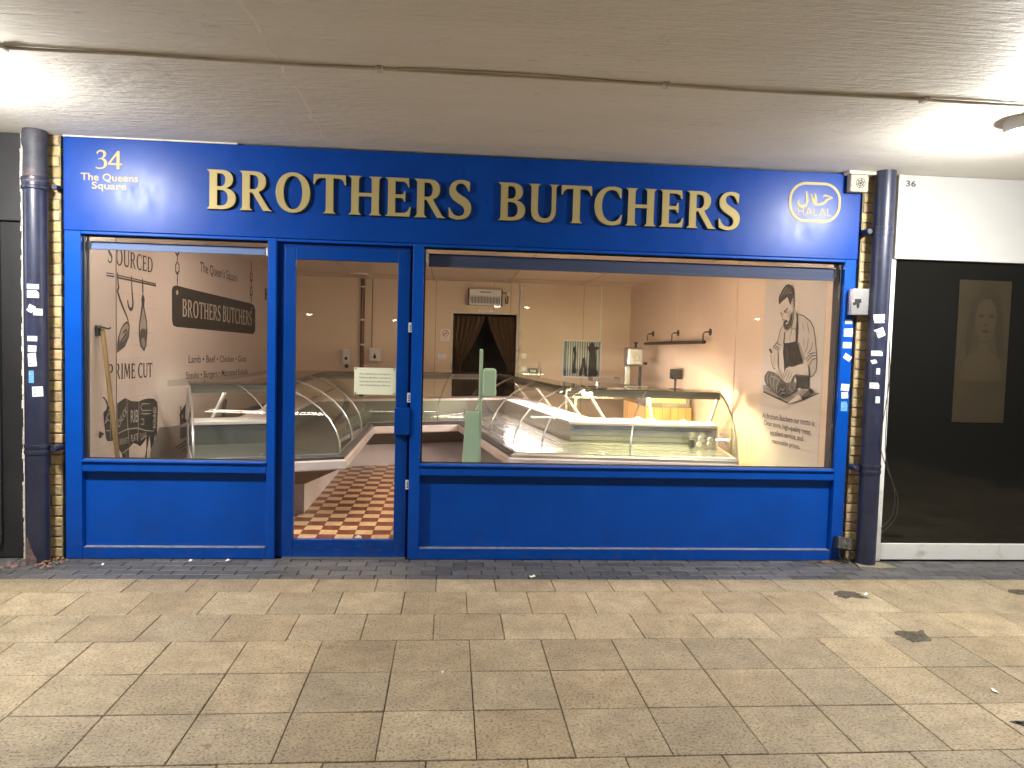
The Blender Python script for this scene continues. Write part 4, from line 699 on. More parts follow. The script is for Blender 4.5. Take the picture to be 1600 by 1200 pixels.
MB().box(-8, -3.034, .0, .25, 2.42, 3.03).build('fascia_board', mat('charcoal_sign', (.03, .03, .033), .4, 0, .2, 3), t, bevel=.004)
MB().box(-8, -3.034, .03, .25, 0, 2.415).build('cladding', M['shutter'], t)
mb = MB()
for x in (-3.22, -3.62, -4.02): mb.box(x, x+.03, .0, .029, .1, 2.41)
mb.build('upright', mat('charcoal_frame', (.022, .022, .024), .4), t, bevel=.003)

# ================================================================== LITTER AND PATCHES
def patch(c, pts, label, m):
    mb = MB(); N_ = 40; ring = []
    for k in range(N_):
        t = k/N_*len(pts); a = pts[int(t)]; q = pts[(int(t)+1) % len(pts)]; f = t-int(t); s = random.uniform(.88, 1.08)
        ring.append(((a[0]+(q[0]-a[0])*f)*s, (a[1]+(q[1]-a[1])*f)*s))
    vs = []; fs = []
    for j, (s, z) in enumerate(((1, .0015), (.93, .004), (.7, .006), (.4, .007))):
        vs += [(c[0]+x*s, c[1]+y*s, z+(random.uniform(-.002, .005) if j > 1 else 0)) for x, y in ring]
        if j: fs += [((j-1)*N_+i, (j-1)*N_+(i+1) % N_, j*N_+(i+1) % N_, j*N_+i) for i in range(N_)]
    vs.append((c[0], c[1], .007)); fs += [(3*N_+i, 3*N_+(i+1) % N_, 4*N_) for i in range(N_)]
    return mb.add(vs, fs).build('tarmac_patch', m, None, label, 'patch', 'tarmac patches in the paving', loc=(c[0], c[1], 0))
M['tar'] = mat('tarmac', (.075, .062, .045), .8, 0, .6, 50, 1., 70, .014, .5, (.20, .16, .10), 14)
patch((2.74, -.79), [(-.10, -.02), (-.07, .05), (.0, .075), (.08, .05), (.10, 0), (.115, -.09), (.06, -.08), (0, -.06), (-.06, -.09)], 'dark tarmac patch in the slabs nearest the right drainpipe', M['tar'])
patch((2.745, -1.52), [(-.10, .045), (-.04, .085), (.05, .07), (.12, .085), (.09, .0), (.085, -.07), (0, -.085), (-.06, -.09), (-.07, -.02)], 'rough black tarmac patch in the slabs below the drain side of unit 36', M['tar'])
patch((4.03, -.75), [(-.09, 0), (-.05, .05), (.05, .05), (.1, .0), (.04, -.06), (-.05, -.05)], 'small tarmac patch at the right edge of the pavement', M['tar'])
patch((2.66, -2.56), [(-.1, .055), (.1, .06), (.12, -.06), (-.02, -.05)], 'dark patch at the lower right corner of the pavement', M['paver'])
mb = MB()
def leafy(mb, x, y, s, z=.004):
    a = random.uniform(0, 6.3); q = Matrix.Translation((x, y, z)) @ Matrix.Rotation(a, 4, 'Z') @ Matrix.Rotation(random.uniform(-.5, .5), 4, 'X')
    pts = [(-1, 0), (-.4, .45), (.3, .4), (1, 0), (.3, -.4), (-.4, -.45)]
    mb.add([q @ Vector((u*s, v*s, .3*s*abs(v))) for u, v in pts], [(0, 1, 2, 3), (0, 3, 4, 5)])
for k in range(60): leafy(mb, random.gauss(-2.83, .05), random.gauss(-.10, .05), random.uniform(.008, .02), random.uniform(.004, .02))
mb.build('leaf_litter', M['leaf'], None, 'dry brown leaves gathered at the foot of the left drainpipe', 'leaves', kind='stuff', loc=(-2.83, -.1, 0))
mb = MB()
for k in range(40): leafy(mb, random.uniform(2.75, 3.12), random.gauss(-.03, .02), random.uniform(.008, .02), random.uniform(.003, .012))
mb.build('leaf_litter', M['leaf'], None, 'dry brown leaves under the right end of the blue stall riser', 'leaves', kind='stuff', loc=(2.95, -.03, 0))
mb = MB()
for k in range(26):
    x, y, r = random.uniform(-3.15, -2.7), random.uniform(-.3, -.03), random.uniform(.008, .03)
    mb.lathe((x, y, 0), [(r, 0), (r*random.uniform(.7, 1), r*.5), (r*.3, r*.8), (0, r*.85)], 6)
mb.build('rubble', M['rust'], None, 'crumbled rust and mortar rubble around the left drainpipe foot', 'rubble', kind='stuff', loc=(-2.9, -.1, 0))
MB().prism([[(-.13, -.06), (.02, -.1), (.16, -.08), (.12, .03), (.05, .07), (-.1, .05)]], lambda u, v, w: Vector((3.30+u, -.12+v, w)), -.01, .012).build('mortar_skirt', M['brickmortar'], None, 'grey mortar skirt around the foot of the right drainpipe', 'mortar', loc=(3.3, -.12, 0), bevel=.004)
def litter(x, y, w, h, label, m):
    q = Matrix.Translation((x, y, 0)) @ Matrix.Rotation(random.uniform(0, 3), 4, 'Z'); mb = MB()
    mb.add([q @ Vector(v) for v in ((-w, -h, .003), (w, -h*.8, .006), (w*.9, h, .012), (0, h*1.1, .005), (-w, h*.9, .009))], [(0, 1, 2, 3, 4)])
    mb.build('paper_scrap', m, None, label, 'litter', 'paper scraps on the ground', loc=(x, y, 0))
litter(-1.85, -.06, .02, .010, 'white paper scrap at the foot of the left blue stall riser', M['sticker'])
litter(-1.59, -.05, .02, .010, 'white paper scrap just left of the shop door', M['sticker'])
litter(-2.42, -.16, .02, .008, 'white paper scrap on the dark edging below the left window', M['sticker'])
litter(.62, -.42, .022, .014, 'cream paper scrap on the dark edging in front of the right window', M['paper'])
litter(2.72, -2.22, .02, .010, 'white paper scrap on a slab at the right', M['sticker'])
litter(-.02+.02, -1.95, .008, .006, 'tiny pale scrap on a slab in the middle of the pavement', M['paper'])
litter(2.87, -.80, .02, .010, 'white paper scrap beside the tarmac patch near the right drainpipe', M['sticker'])

# ================================================================== ACROSS THE SQUARE (seen as reflections in the glass)
bx(-45, 50, -60, -14, -.30, -.03).build('square', M['joint'], kind='structure')
def street_lamp(x, y, h, label):
    t = thing('street_lamp', label, 'street lamp', (x, y, -.03), 'street lamps across the square')
    MB().tube([(x, y, -.03), (x, y, .8), (x, y, h)], [.07, .05, .04], 12).build('post', M['dark'], t, smooth=True)
    MB().lathe((x, y, h), [(.05, 0), (.15, .05), (.16, .10), (.10, .16), (0, .18)], 18).build('hood', M['dark'], t, smooth=True)
    MB().lathe((x, y, h+.045), [(0, -.07), (.09, -.05), (.14, 0)], 18).build('lantern', M['street'], t, smooth=True)
M['street'] = emit('street_lantern', (1, .9, .72), 60)
street_lamp(2.07, -28, 3.2, 'distant street lamp reflected as the left of two dots under the wall heater')
street_lamp(3.42, -28, 3.2, 'distant street lamp reflected as the right of two dots beside the wall heater')
street_lamp(-6.2, -28, 2.6, 'distant street lamp reflected at the left of the door glass')
street_lamp(-2.9, -34, 2.6, 'distant street lamp reflected near the brown pipe in the door glass')
street_lamp(14.1, -28, 3.0, 'distant street lamp reflected beside the printed butcher')
# ================================================================== INSIDE THE SHOP
bx(-2.75, 3.10, .086, 7.0, -.013, .001).build('shop_floor', M['tiles'], kind='structure')
bx(-2.75, 3.10, .20, 7.0, 2.65, 2.70).build('shop_ceiling', M['ceil_in'], kind='structure')
BW = 7.0
# left wall with mural
lw = thing('mural_wall', 'left shop wall printed with a butcher mural of hooks, cow chart and hanging board', 'wall', (-2.72, 3.5, 0))
bx(-2.75, -2.70, .20, 7.05, 0, 2.65).build('wall_panel', M['wall_left'], lw)
bx(-2.70, -2.62, .10, .555, 0, 2.645).build('boxing', M['wall_left'], lw, bevel=.004)
bx(-2.6205, -2.6180, .530, .541, 0, 2.645).build('corner_groove', ink(.10), lw)
# right wall
rw = thing('printed_wall', 'right shop wall with printed butcher carving a rolled joint and a motto', 'wall', (3.07, 3.5, 0))
bx(3.05, 3.10, .20, 7.05, 0, 2.65).build('wall_panel', M['wall_right'], rw)
bx(3.0485, 3.0505, .30, 1.50, .0, 2.60).build('printed_panel', M['mural_grey'], rw)
bx(3.040, 3.05, 2.20, 2.23, .0, 2.645).build('joint_strip', M['wall_right'], rw)
bx(3.045, 3.05, 4.35, 4.36, .0, 2.645).build('joint_strip', M['wall_right'], rw)
def draw(items, x, parent, name, lay0=.0012):
    groups = {}
    for k, (kind, tone, w, pts) in enumerate(items):
        mb = groups.setdefault(tone, MB()); d = lay0+k*.00022
        mp = LWP(x) if x < 0 else RWP(x)
        if kind == 'line':
            Q = [pts[0]]
            for a, b in zip(pts[:-1], pts[1:]): Q += [((a[0]+b[0])/2, (a[1]+b[1])/2), b]
            n = len(Q); ws = [w*.85*(.55+.45*math.sin(math.pi*min(1, max(0, i/(n-1))))) for i in range(n)]
            add_strip(mb, Q, ws, mp, d)
        else: mb.prism([pts], mp, d)
    first = None
    for tone, mb in groups.items():
        o = mb.build(name if first is None else 'printed_shade', ink(tone), parent if first is None else first)
        first = first or o
    return first
LWX = -2.70
# items traced on the boxing lie at |X| = 2.62: split by the order in which they were collected
roots = {}
for nm in ('painted_farm_landscape', 'painted_hanging_board', 'painted_hook_rail', 'painted_cow_chart'):
    its = MURAL[nm]
    wall = [i for i in its if not i[4]]; box_ = [i for i in its if i[4]]
    roots[nm] = draw([i[:4] for i in wall], -2.70, lw, nm)
    if box_: draw([i[:4] for i in box_], -2.62, lw, nm)
roots['printed_butcher'] = draw([i[:4] for i in MURAL['printed_butcher']], 3.0485, rw, 'printed_butcher')
tg = {}
for part, X, (bl, br, tl), tone, s, font in MTEXT:
    mp0 = LWP(X) if X < 0 else RWP(3.0485)
    def mp(u, v, d, bl=bl, br=br, tl=tl, mp0=mp0):
        return mp0(bl[0]+u*(br[0]-bl[0])+v*(tl[0]-bl[0]), bl[1]+u*(br[1]-bl[1])+v*(tl[1]-bl[1]), d)
    mb = tg.setdefault((part, tone), MB()); d = .0125 if part != 'painted_words' else .0015
    if font == 'serif': serif_into(mb, s, mp, d)
    else: sans_into(mb, s, mp, d, .006)
for (part, tone), mb in tg.items():
    par = roots.get(part)
    mb.build('printed_text' if par else part, ink(tone), par if par else (rw if part == 'printed_motto' else lw))
# back wall
bw = thing('back_wall', 'cream panelled back wall of the shop with a dark curtained doorway', 'wall', (.2, BW, 0))
DX0, DX1, DZ = .045, 1.145, 2.115
mb = MB().box(-2.75, DX0, BW, BW+.1, 0, 2.70).box(DX1, 1.915, BW, BW+.1, 0, 2.70).box(2.55, 3.1, BW, BW+.1, 0, 2.70).box(DX0, DX1, BW, BW+.1, DZ, 2.70).box(1.915, 2.55, BW, BW+.1, 1.70, 2.70).box(1.915, 2.55, BW, BW+.1, 0, 1.10)
mb.build('wall_panel', M['wall_back'], bw)
for x in (-.246, 1.003, 2.242, .72): bx(x-.003, x+.003, BW-.002, BW-.0005, DZ if 0 < x < 1.1 else 0, 2.645).build('panel_seam', mat('seam', (.22, .16, .10), .7), bw)
bx(2.53, 2.555, BW-.012, BW-.0005, 1.71, 2.645).build('cover_strip', M['white'], bw)
MB().box(1.150, 1.205, BW-.035, BW-.0005, 0, 2.645).build('trunking', M['white_old'], bw, bevel=.004)
MB().box(DX0-.03, DX0, BW-.02, BW+.1, 0, DZ).box(DX1-.035, DX1, BW-.02, BW+.1, 0, DZ).box(DX0-.03, DX1, BW-.02, BW+.1, DZ, DZ+.03).build('door_frame', M['white_old'], bw)
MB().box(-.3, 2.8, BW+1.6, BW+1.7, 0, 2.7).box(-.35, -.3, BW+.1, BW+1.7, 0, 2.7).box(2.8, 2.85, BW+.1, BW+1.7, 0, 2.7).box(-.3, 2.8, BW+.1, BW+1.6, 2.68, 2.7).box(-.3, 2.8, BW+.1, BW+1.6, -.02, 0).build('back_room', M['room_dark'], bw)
def curtain(xa, xb, xt, label):
    t = MB(); nu, nv = 40, 26; vs = []; fs = []
    for j in range(nv+1):
        v = j/nv; z = 2.08-v*1.9
        g = min(1, v/.45) ** 1.3 if v < .45 else 1-.25*min(1, (v-.45)/.5)
        for i in range(nu+1):
            u = i/nu; x1 = xb+(xt-xb)*g; x0 = xa
            vs.append((x0+(x1-x0)*u, BW+.14+.03*math.sin(u*38)*(1-.3*g)+.012*math.sin(u*11+v*4), z))
    for j in range(nv):
        for i in range(nu): a = j*(nu+1)+i; fs.append((a, a+1, a+nu+2, a+nu+1))
    return t.add(vs, fs).build('curtain', M['curtain'], None, label, 'curtain', 'curtains in the back doorway', smooth=True, loc=((xa+xb)/2, BW+.14, .18))
curtain(.05, .58, .19, 'left brown curtain drawn aside in the dark back doorway')
curtain(1.14, .62, .98, 'right brown curtain drawn aside in the dark back doorway')
t = thing('hatch', 'small white framed hatch with plastic strips and dark aprons in the back wall', 'hatch', (2.23, BW, 1.1))
MB().box(1.895, 1.920, BW-.03, BW+.1, 1.08, 1.725).box(2.545, 2.570, BW-.03, BW+.1, 1.08, 1.725).box(1.920, 2.545, BW-.03, BW+.1, 1.70, 1.725).box(1.920, 2.545, BW-.03, BW+.1, 1.08, 1.105).build('frame', M['white'], t, bevel=.003)
mb = MB()
for k in range(15): x = 1.935+k*.041; mb.box(x, x+.027, BW+.06+.004*(k % 2), BW+.063+.004*(k % 2), 1.106, 1.70)
mb.build('plastic_strip', mat('strip_curtain', (.62, .66, .62), .3), t)
mb = MB().box(1.921, 2.544, BW+.085, BW+.095, 1.106, 1.70); mb.build('backing', mat('hatch_dark', (.12, .10, .07), .8), t)
bx(1.945, 1.985, BW+.045, BW+.05, 1.106, 1.70).build('blue_strip', mat('blue_pvc', (.05, .12, .22), .3), t)
mb = MB(); f = FAC(BW+.04)
mb.prism([[(2.36, 1.106), (2.37, 1.5), (2.34, 1.6), (2.40, 1.69), (2.44, 1.68), (2.45, 1.62), (2.53, 1.61), (2.53, 1.58), (2.48, 1.56), (2.50, 1.25), (2.53, 1.15), (2.50, 1.106)]], f, 0, .012)
mb.prism([[(2.20, 1.106), (2.26, 1.42), (2.30, 1.43), (2.33, 1.2), (2.35, 1.106), (2.31, 1.106), (2.28, 1.28), (2.25, 1.12)]], f, .001, .014)
mb.prism([[(2.08, 1.15), (2.11, 1.45), (2.09, 1.58), (2.13, 1.64), (2.15, 1.5), (2.14, 1.3), (2.15, 1.16)]], f, 0, .012)
mb.build('apron', M['black'], t)
t = thing('air_curtain', 'white wall heater with dark grille above the curtained doorway', 'heater', (.565, BW, 2.25))
MB().box(.30, .83, BW-.20, BW-.001, 2.40, 2.515).build('casing', M['white'], t, bevel=.01)
MB().box(.30, .83, BW-.17, BW-.001, 2.255, 2.398).build('lower_casing', M['white'], t, bevel=.008)
mb = MB()
for k in range(20): x = .325+k*.0245; mb.box(x, x+.011, BW-.178, BW-.168, 2.285, 2.385)
mb.build('grille', M['dark'], t)
for x in (.285, .832): MB().box(x, x+.014, BW-.19, BW-.001, 2.25, 2.52).build('end_cap', M['black'], t, bevel=.004)
bx(.48, .66, BW-.2022, BW-.2, 2.46, 2.475).build('badge', M['dark'], t)
MB().tube([(.84, BW-.05, 2.48), (.93, BW-.03, 2.47), (.95, BW-.02, 2.40), (.945, BW-.02, 2.30), (.92, BW-.02, 2.29), (.91, BW-.02, 2.40)], .008, 8).build('cable', M['black'], t, smooth=True)
MB().box(.93, .99, BW-.04, BW-.001, 2.43, 2.49).build('isolator', M['white'], t, bevel=.005)
t = thing('door_sign', 'narrow white sign strip above the doorway under the heater', 'sign', (.6, BW-.005, 2.14))
bx(.46, .72, BW-.004, BW-.0008, 2.150, 2.185).build('plate', M['white'], t)
mb = MB(); sans_fac(mb, 'Staff Only', .57, 2.160, .014, FAC(BW-.004), .0006, .01, .16); mb.build('lettering', M['red'], t)
t = thing('no_smoking_sign', 'white no smoking sign with red ring left of the doorway', 'sign', (-.08, BW-.005, 1.65))
bx(-.155, .0, BW-.004, BW-.0008, 1.645, 1.845).build('plate', M['white'], t)
mb = MB().prism([circ(-.078, 1.775, .055), circ(-.078, 1.775, .043)], FAC(BW-.004), .0006); add_strip(mb, [(-.115, 1.74), (-.041, 1.81)], .012, FAC(BW-.004), .0008)
sans_fac(mb, 'NO SMOKING', -.078, 1.690, .013, FAC(BW-.004), .0006, .01, .12); sans_fac(mb, 'in these premises', -.078, 1.662, .011, FAC(BW-.004), .0006, 0, .12); mb.build('print', M['red'], t)
bx(-.108, -.055, BW-.0047, BW-.0043, 1.769, 1.779).build('cigarette', M['black'], t)
def socket(x, z, w, h, label, m='white'):
    t = thing('wall_socket', label, 'socket', (x, BW, z)); MB().box(x-w/2, x+w/2, BW-.03, BW-.001, z-h/2, z+h/2).build('plate', M[m], t, bevel=.004)
    mb = MB()
    for k in (-1, 1): mb.box(x+k*w*.25-.008, x+k*w*.25+.008, BW-.033, BW-.0302, z-.014, z+.014)
    mb.build('switch', M['alu'], t)
socket(-.13, 1.39, .14, .085, 'double socket left of the curtained doorway', 'alu')
socket(1.245, 1.43, .085, .10, 'white socket right of the doorway above the small shelf')
socket(1.25, 1.215, .10, .09, 'white socket just above the small shelf by the doorway')
socket(1.747, .925, .10, .085, 'low white socket above the counter right of the doorway')
t = thing('wall_shelf', 'small wall shelf with a clock radio right of the doorway', 'shelf', (1.39, BW, 1.12))
MB().box(1.20, 1.57, BW-.14, BW-.001, 1.125, 1.14).build('board', M['steel'], t, bevel=.002)
for x in (1.25, 1.50): MB().box(x, x+.012, BW-.10, BW-.001, 1.06, 1.124).build('bracket', M['steel'], t)
t = thing('clock_radio', 'small dark radio on the wall shelf by the doorway', 'radio', (1.40, BW-.08, 1.14))
MB().box(1.33, 1.46, BW-.13, BW-.04, 1.141, 1.225).build('case', M['dark'], t, bevel=.006)
bx(1.345, 1.445, BW-.1315, BW-.1302, 1.165, 1.21).build('display', M['scale'], t)
t = thing('spray_bottle', 'small bottle with thin neck on the wall shelf by the doorway', 'bottle', (1.51, BW-.07, 1.14))
MB().lathe((1.51, BW-.07, 1.141), [(0, 0), (.028, 0), (.028, .09), (.012, .12), (.010, .20), (0, .20)], 16).build('body', M['white_old'], t, smooth=True)
for x0, x1, z0, z1, lab, kind in ((-1.755, -1.635, 1.22, 1.475, 'slim white soap dispenser left of the brown pipe on the back wall', 0), (-1.325, -1.135, 1.275, 1.505, 'square white paper towel dispenser with dark drop mark right of the brown pipe', 1)):
    t = thing('soap_dispenser' if not kind else 'towel_dispenser', lab, 'dispenser', ((x0+x1)/2, BW, z0))
    MB().box(x0, x1, BW-.11, BW-.001, z0, z1).build('case', M['white'], t, bevel=.018)
    c = ((x0+x1)/2, (z0+z1)/2-.02)
    if kind:
        dr_ = [(c[0]+.026*math.sin(a), c[1]-.02-.026*math.cos(a)) for a in [-2.3+4.6*k/16 for k in range(17)]]+[(c[0], c[1]+.055)]
        MB().prism([dr_], FAC(BW-.111), .0, .002).build('drop_mark', M['black'], t)
    else:
        MB().prism([circ(c[0], c[1]-.01, .026)], FAC(BW-.111), 0, .002).build('button', M['dark'], t)
        MB().box(c[0]-.02, c[0]+.03, BW-.09, BW-.03, z0-.06, z0).build('nozzle', M['dark'], t, bevel=.006)
t = thing('soil_pipe', 'brown vertical pipe with white clips on the back wall seen through the door', 'pipe', (-1.44, BW-.05, 0))
MB().tube([(-1.445, BW-.055, 0), (-1.445, BW-.055, 1.4), (-1.445, BW-.055, 2.648)], .034, 16).build('pipe', M['brown_pipe'], t, smooth=True)
for z in (2.50, 1.96, 1.55): MB().lathe((-1.445, BW-.055, z), [(.035, -.014), (.039, -.012), (.039, .012), (.035, .014)], 16).build('clip', M['white'], t)
MB().tube([(-1.29, BW-.012, 1.5), (-1.29, BW-.012, 2.648)], .006, 8).build('cable', M['brown_pipe'], t)
# ceiling details
MB().box(-1.55, -1.28, 6.1, 6.9, 2.63, 2.652).build('ceiling_hatch', M['ceil_in'], None, 'flush access panel in the shop ceiling above the brown pipe', 'ceiling panel', loc=(-1.4, 6.5, 2.63))
for k, x in enumerate((-1.5, -.3, .9, 2.1)):
    pass
cs = MB()
for x in (-1.5, -.28, .94, 2.16): cs.box(x-.012, x+.012, .2, 6.99, 2.646, 2.6505)
for y in (1.4, 3.8, 6.2): cs.box(-2.69, 3.04, y-.012, y+.012, 2.6465, 2.6507)
cs.build('ceiling_strip', mat('ceiling_joint', (.5, .42, .34), .4), bpy.data.objects['shop_ceiling'])
for x, lab in ((-1.35, 'added unseen fill batten inside the shop above the left mural window'), (1.55, 'added unseen fill batten inside the shop above the lit counter')):  # added fill lamps, hidden behind the fascia, to brighten the shop front
    t = thing('fill_batten', lab, 'fill light', (x, 1.35, 2.65), 'added fill battens on the shop ceiling')
    MB().box(x-.78, x+.78, 1.325, 1.375, 2.53, 2.60).build('housing', M['white'], t, bevel=.006)
    for k in (-.5, .5): MB().tube([(x+k, 1.35, 2.60), (x+k, 1.35, 2.65)], .008, 8).build('hanger', M['dark'], t)
    for y in (1.30, 1.40): MB().tube([(x-.74, y, 2.532), (x+.74, y, 2.532)], .013, 10).build('tube', M['fill_batten_tube'], t, smooth=True)
# ------------------------------------------------------------------ display counters
N = [(-2.10, .75), (-.93, 1.20), (-.93, 3.80), (.15, 4.20), (.60, 1.45), (2.75, 1.25)]
N = [Vector(p) for p in N]
dirs = [(N[i+1]-N[i]).normalized() for i in range(5)]; nrm = [Vector((-d.y, d.x)) for d in dirs]
mit = [nrm[0]] + [(nrm[i-1]+nrm[i])/(1+nrm[i-1].dot(nrm[i])) for i in range(1, 5)] + [nrm[4]]
def cp(k, t, n, z):
    a = N[k]+mit[k]*n; b = N[k+1]+mit[k+1]*n; q = a+(b-a)*t; return Vector((q.x, q.y, z))
def run(mb, k, prof, t0=0., t1=1.):
    n = len(prof); vs = [cp(k, t0, *p) for p in prof]+[cp(k, t1, *p) for p in prof]
    tri = tessellate_polygon([[Vector((p[0], p[1], 0)) for p in prof]])
    return mb.add(vs, [tuple(t) for t in tri]+[tuple(i+n for i in reversed(t)) for t in tri]+[(i, (i+1) % n, n+(i+1) % n, n+i) for i in range(n)])
GC = [(.055, .60), (.062, .70), (.095, .80), (.16, .90), (.27, 1.0), (.42, 1.085), (.58, 1.145), (.74, 1.185)]
def rib_path(k, t, off=.012): return [cp(k, t, n-off*.6, z+off*.4) for n, z in GC]
def counter(k, label, tube, ribs, ends=(), posts=(), lamp_t=(.08, .92), lip=(.0, 1.)):
    c = cp(k, .5, .5, 0); t = thing('display_counter', label, 'display counter', c, 'glass display counters in the shop')
    e = .0015; a, b = e, 1-e
    def P(name, prof, m, parent=t, t0=a, t1=b, **kw): return run(MB(), k, prof, t0, t1).build(name, m, parent, **kw)
    pn = .50 if k == 0 else .40; dm = M['deck'] if k > 2 else M['steel_shaded']  # bright deck for the lit counters, shade-darkened copy for the others
    P('plinth', [(pn, .002), (1.10, .002), (1.10, .275), (pn, .275)], M['case_white'])
    P('kick_panel', [(.03, .475), (.385, .285), (1.12, .285), (1.12, .475)], M['case_dark'])
    P('bumper', [(-.025, .485), (-.015, .472), (.03, .472), (.03, .562), (-.015, .562), (-.025, .55)], M['case_white'])
    P('front_rim', [(.0, .564), (.10, .564), (.10, .602), (.045, .602), (.0, .585)], M['rim_lit'] if k == 4 else M['case_rim'])
    P('display_deck', [(.102, .562), (.80, .60), (.80, .625), (.102, .59)], dm)
    P('inner_back_panel', [(.802, .48), (.85, .48), (.85, .81), (.802, .81)], dm)
    P('rear_worktop', [(.78, .812), (1.15, .812), (1.15, .842), (.78, .842)], M['case_white'], bevel=.003)
    P('rear_panel', [(1.122, .03), (1.145, .03), (1.145, .81), (1.122, .81)], M['case_white'])
    gl = P('curved_glass', GC+[(n+.006, z-.004) for n, z in reversed(GC)], M['caseglass'], smooth=True)
    ed = MB().tube([cp(k, .004, .055, .605), cp(k, .996, .055, .605)], .007, 6); ed.build('glass_clamp', M['alu'], gl)
    P('canopy', [(.70, 1.188), (1.02, 1.188), (1.03, 1.196), (1.03, 1.208), (.69, 1.214), (.68, 1.20)], M['canopy'], bevel=.003)
    hs = P('lamp_housing', [(.74, 1.160), (.83, 1.160), (.83, 1.187), (.74, 1.187)], M['alu'], t0=.02, t1=.98)
    P('canopy_lip', [(.715, 1.118), (.728, 1.118), (.728, 1.187), (.715, 1.187)], M['canopy_edge'], t0=lip[0], t1=lip[1])
    if tube: MB().tube([cp(k, lamp_t[0], .785, 1.138), cp(k, lamp_t[1], .785, 1.138)], .013, 10).build('light_tube', tube, hs, smooth=True)
    for u in ribs: MB().tube(rib_path(k, u), .0075, 6).build('glass_rib', M['alu'], gl, smooth=True)
    for u in posts:
        MB().tube([cp(k, u, .77, 1.16), cp(k, u, 1.10, .842)], [.013, .016], 8).build('post', M['case_white'], t, smooth=True)
    for u in ends:
        u0, u1 = (0.0, .006) if u == 0 else (.994, 1.0)
        g = run(MB(), k, [(.06, .60)]+GC[1:]+[(.80, 1.165), (1.02, .845), (.80, .80), (.10, .60)], u0, u1).build('end_glass', M['caseglass'], t)
        MB().tube(rib_path(k, (u0+u1)/2, .0), .010, 6).build('end_rib', M['alu'], g, smooth=True)
        MB().tube([cp(k, u, .77, 1.17), cp(k, u, 1.10, .842)], .018, 8).build('end_post', M['case_white'], g, smooth=True)
        u0, u1 = (-.004, .0) if u == 0 else (1.0, 1.004)
        run(MB(), k, [(.03, .30), (1.14, .30), (1.14, .82), (.80, .82), (.76, .62), (.0, .60), (.0, .48)], u0, u1).build('end_panel', M['case_white'], t)
    return t
counter(0, 'glass display counter behind the left mural window, lit by one tube', M['tube_cool'], (.55,), (0,), (.45,), (.10, .62))
counter(1, 'curved glass display counter along the left side of the tiled bay', None, (.02, .35, .68), (), (.3, .7))
counter(2, 'unlit glass display counter across the back of the tiled bay', None, (.3, .72), (), (.5,))
counter(3, 'pinkish lit glass display counter along the right side of the tiled bay', M['tube_pink'], (.25, .6, .97), (), (.2, .55, .9))
counter(4, 'brightly lit yellowish glass display counter behind the wide right window', M['tube_warm'], (.12, .52), (1,), (.12, .52), lip=(.17, 1.))
# trim in the lit counter: perforated riser strip and dividers
C4 = bpy.data.objects['display_counter.004']
mb = MB()
for k in range(60):
    mb.box(*(lambda p: (p.x-.007, p.x+.007, p.y-.003, p.y+.001, .765, .779))(cp(4, .03+.94*k/60, .799, 0)))
mb.build('perforated_strip', M['case_dark'], C4)
for z0, z1 in ((.640, .646), (.695, .699), (.792, .797)): run(MB(), 4, [(.7975, z0), (.8018, z0), (.8018, z1), (.7975, z1)], .01, .99).build('back_rail', M['case_dark'], C4)
for u, n, z in ((.865, .60, .66), (.875, .60, .72), (.93, .62, .66), (.935, .62, .71)):
    q = cp(4, u, n, z); MB().lathe(q, [(0, -.014), (.026, -.010), (.028, .008), (0, .012)], 16, 'Y').build('fan_knob', M['white'], C4, smooth=True)
q = cp(4, .82, .66, .62); MB().box(q.x-.03, q.x+.03, q.y-.02, q.y+.02, .615, .70).build('sensor_box', M['dark'], C4, bevel=.01)
for u in (.40, .80):
    run(MB(), 4, [(.30, .605), (.78, .625), (.78, .76), (.30, .70)], u, u+.003).build('divider', M['caseglass'], C4)
for n in (.25, .45, .65):
    run(MB(), 4, [(n, .577+n*.055), (n+.008, .577+n*.055), (n+.008, .586+n*.055), (n, .586+n*.055)], .02, .98).build('deck_rail', M['alu'], C4)
C3 = bpy.data.objects['display_counter.003']
for n in (.2, .35, .5, .65):
    run(MB(), 3, [(n, .577+n*.055), (n+.010, .577+n*.055), (n+.010, .588+n*.055), (n, .588+n*.055)], .02, .98).build('deck_rail', M['alu'], C3)
def cloth(u, n, s, label, z=.842):
    c = cp(4, u, n, z); mb = MB(); vs = []; nn = 12
    for j in range(5):
        for k in range(nn):
            a = 2*math.pi*k/nn; r = s*math.cos(j/4*1.5)*random.uniform(.75, 1.15)
            vs.append((c.x+r*math.cos(a), c.y+r*.7*math.sin(a), z+.001+s*.75*math.sin(j/4*1.5)*random.uniform(.75, 1.1) if j else z+.001))
    vs.append((c.x, c.y, z+s*.7))
    fs = [(j*nn+k, j*nn+(k+1) % nn, (j+1)*nn+(k+1) % nn, (j+1)*nn+k) for j in range(4) for k in range(nn)]+[(4*nn+k, 4*nn+(k+1) % nn, 5*nn) for k in range(nn)]
    mb.add(vs, fs).build('crumpled_cloth', M['white'], None, label, 'cloth', 'crumpled cloths on the lit counter', loc=c)
cloth(.42, .97, .065, 'crumpled white cloth left of the wooden block on the lit counter')
cloth(.775, .95, .045, 'small crumpled white cloth right of the wooden block on the lit counter')
cloth(.965, .95, .04, 'small crumpled white cloth at the right end of the lit counter')
p = cp(4, .60, .96, .8435); bx(p.x-.16, p.x+.17, p.y-.07, p.y+.06, .8425, .845).build('paper_sheet', M['white'], None, 'flat white paper sheet on the rear worktop of the lit counter', 'paper', loc=p)
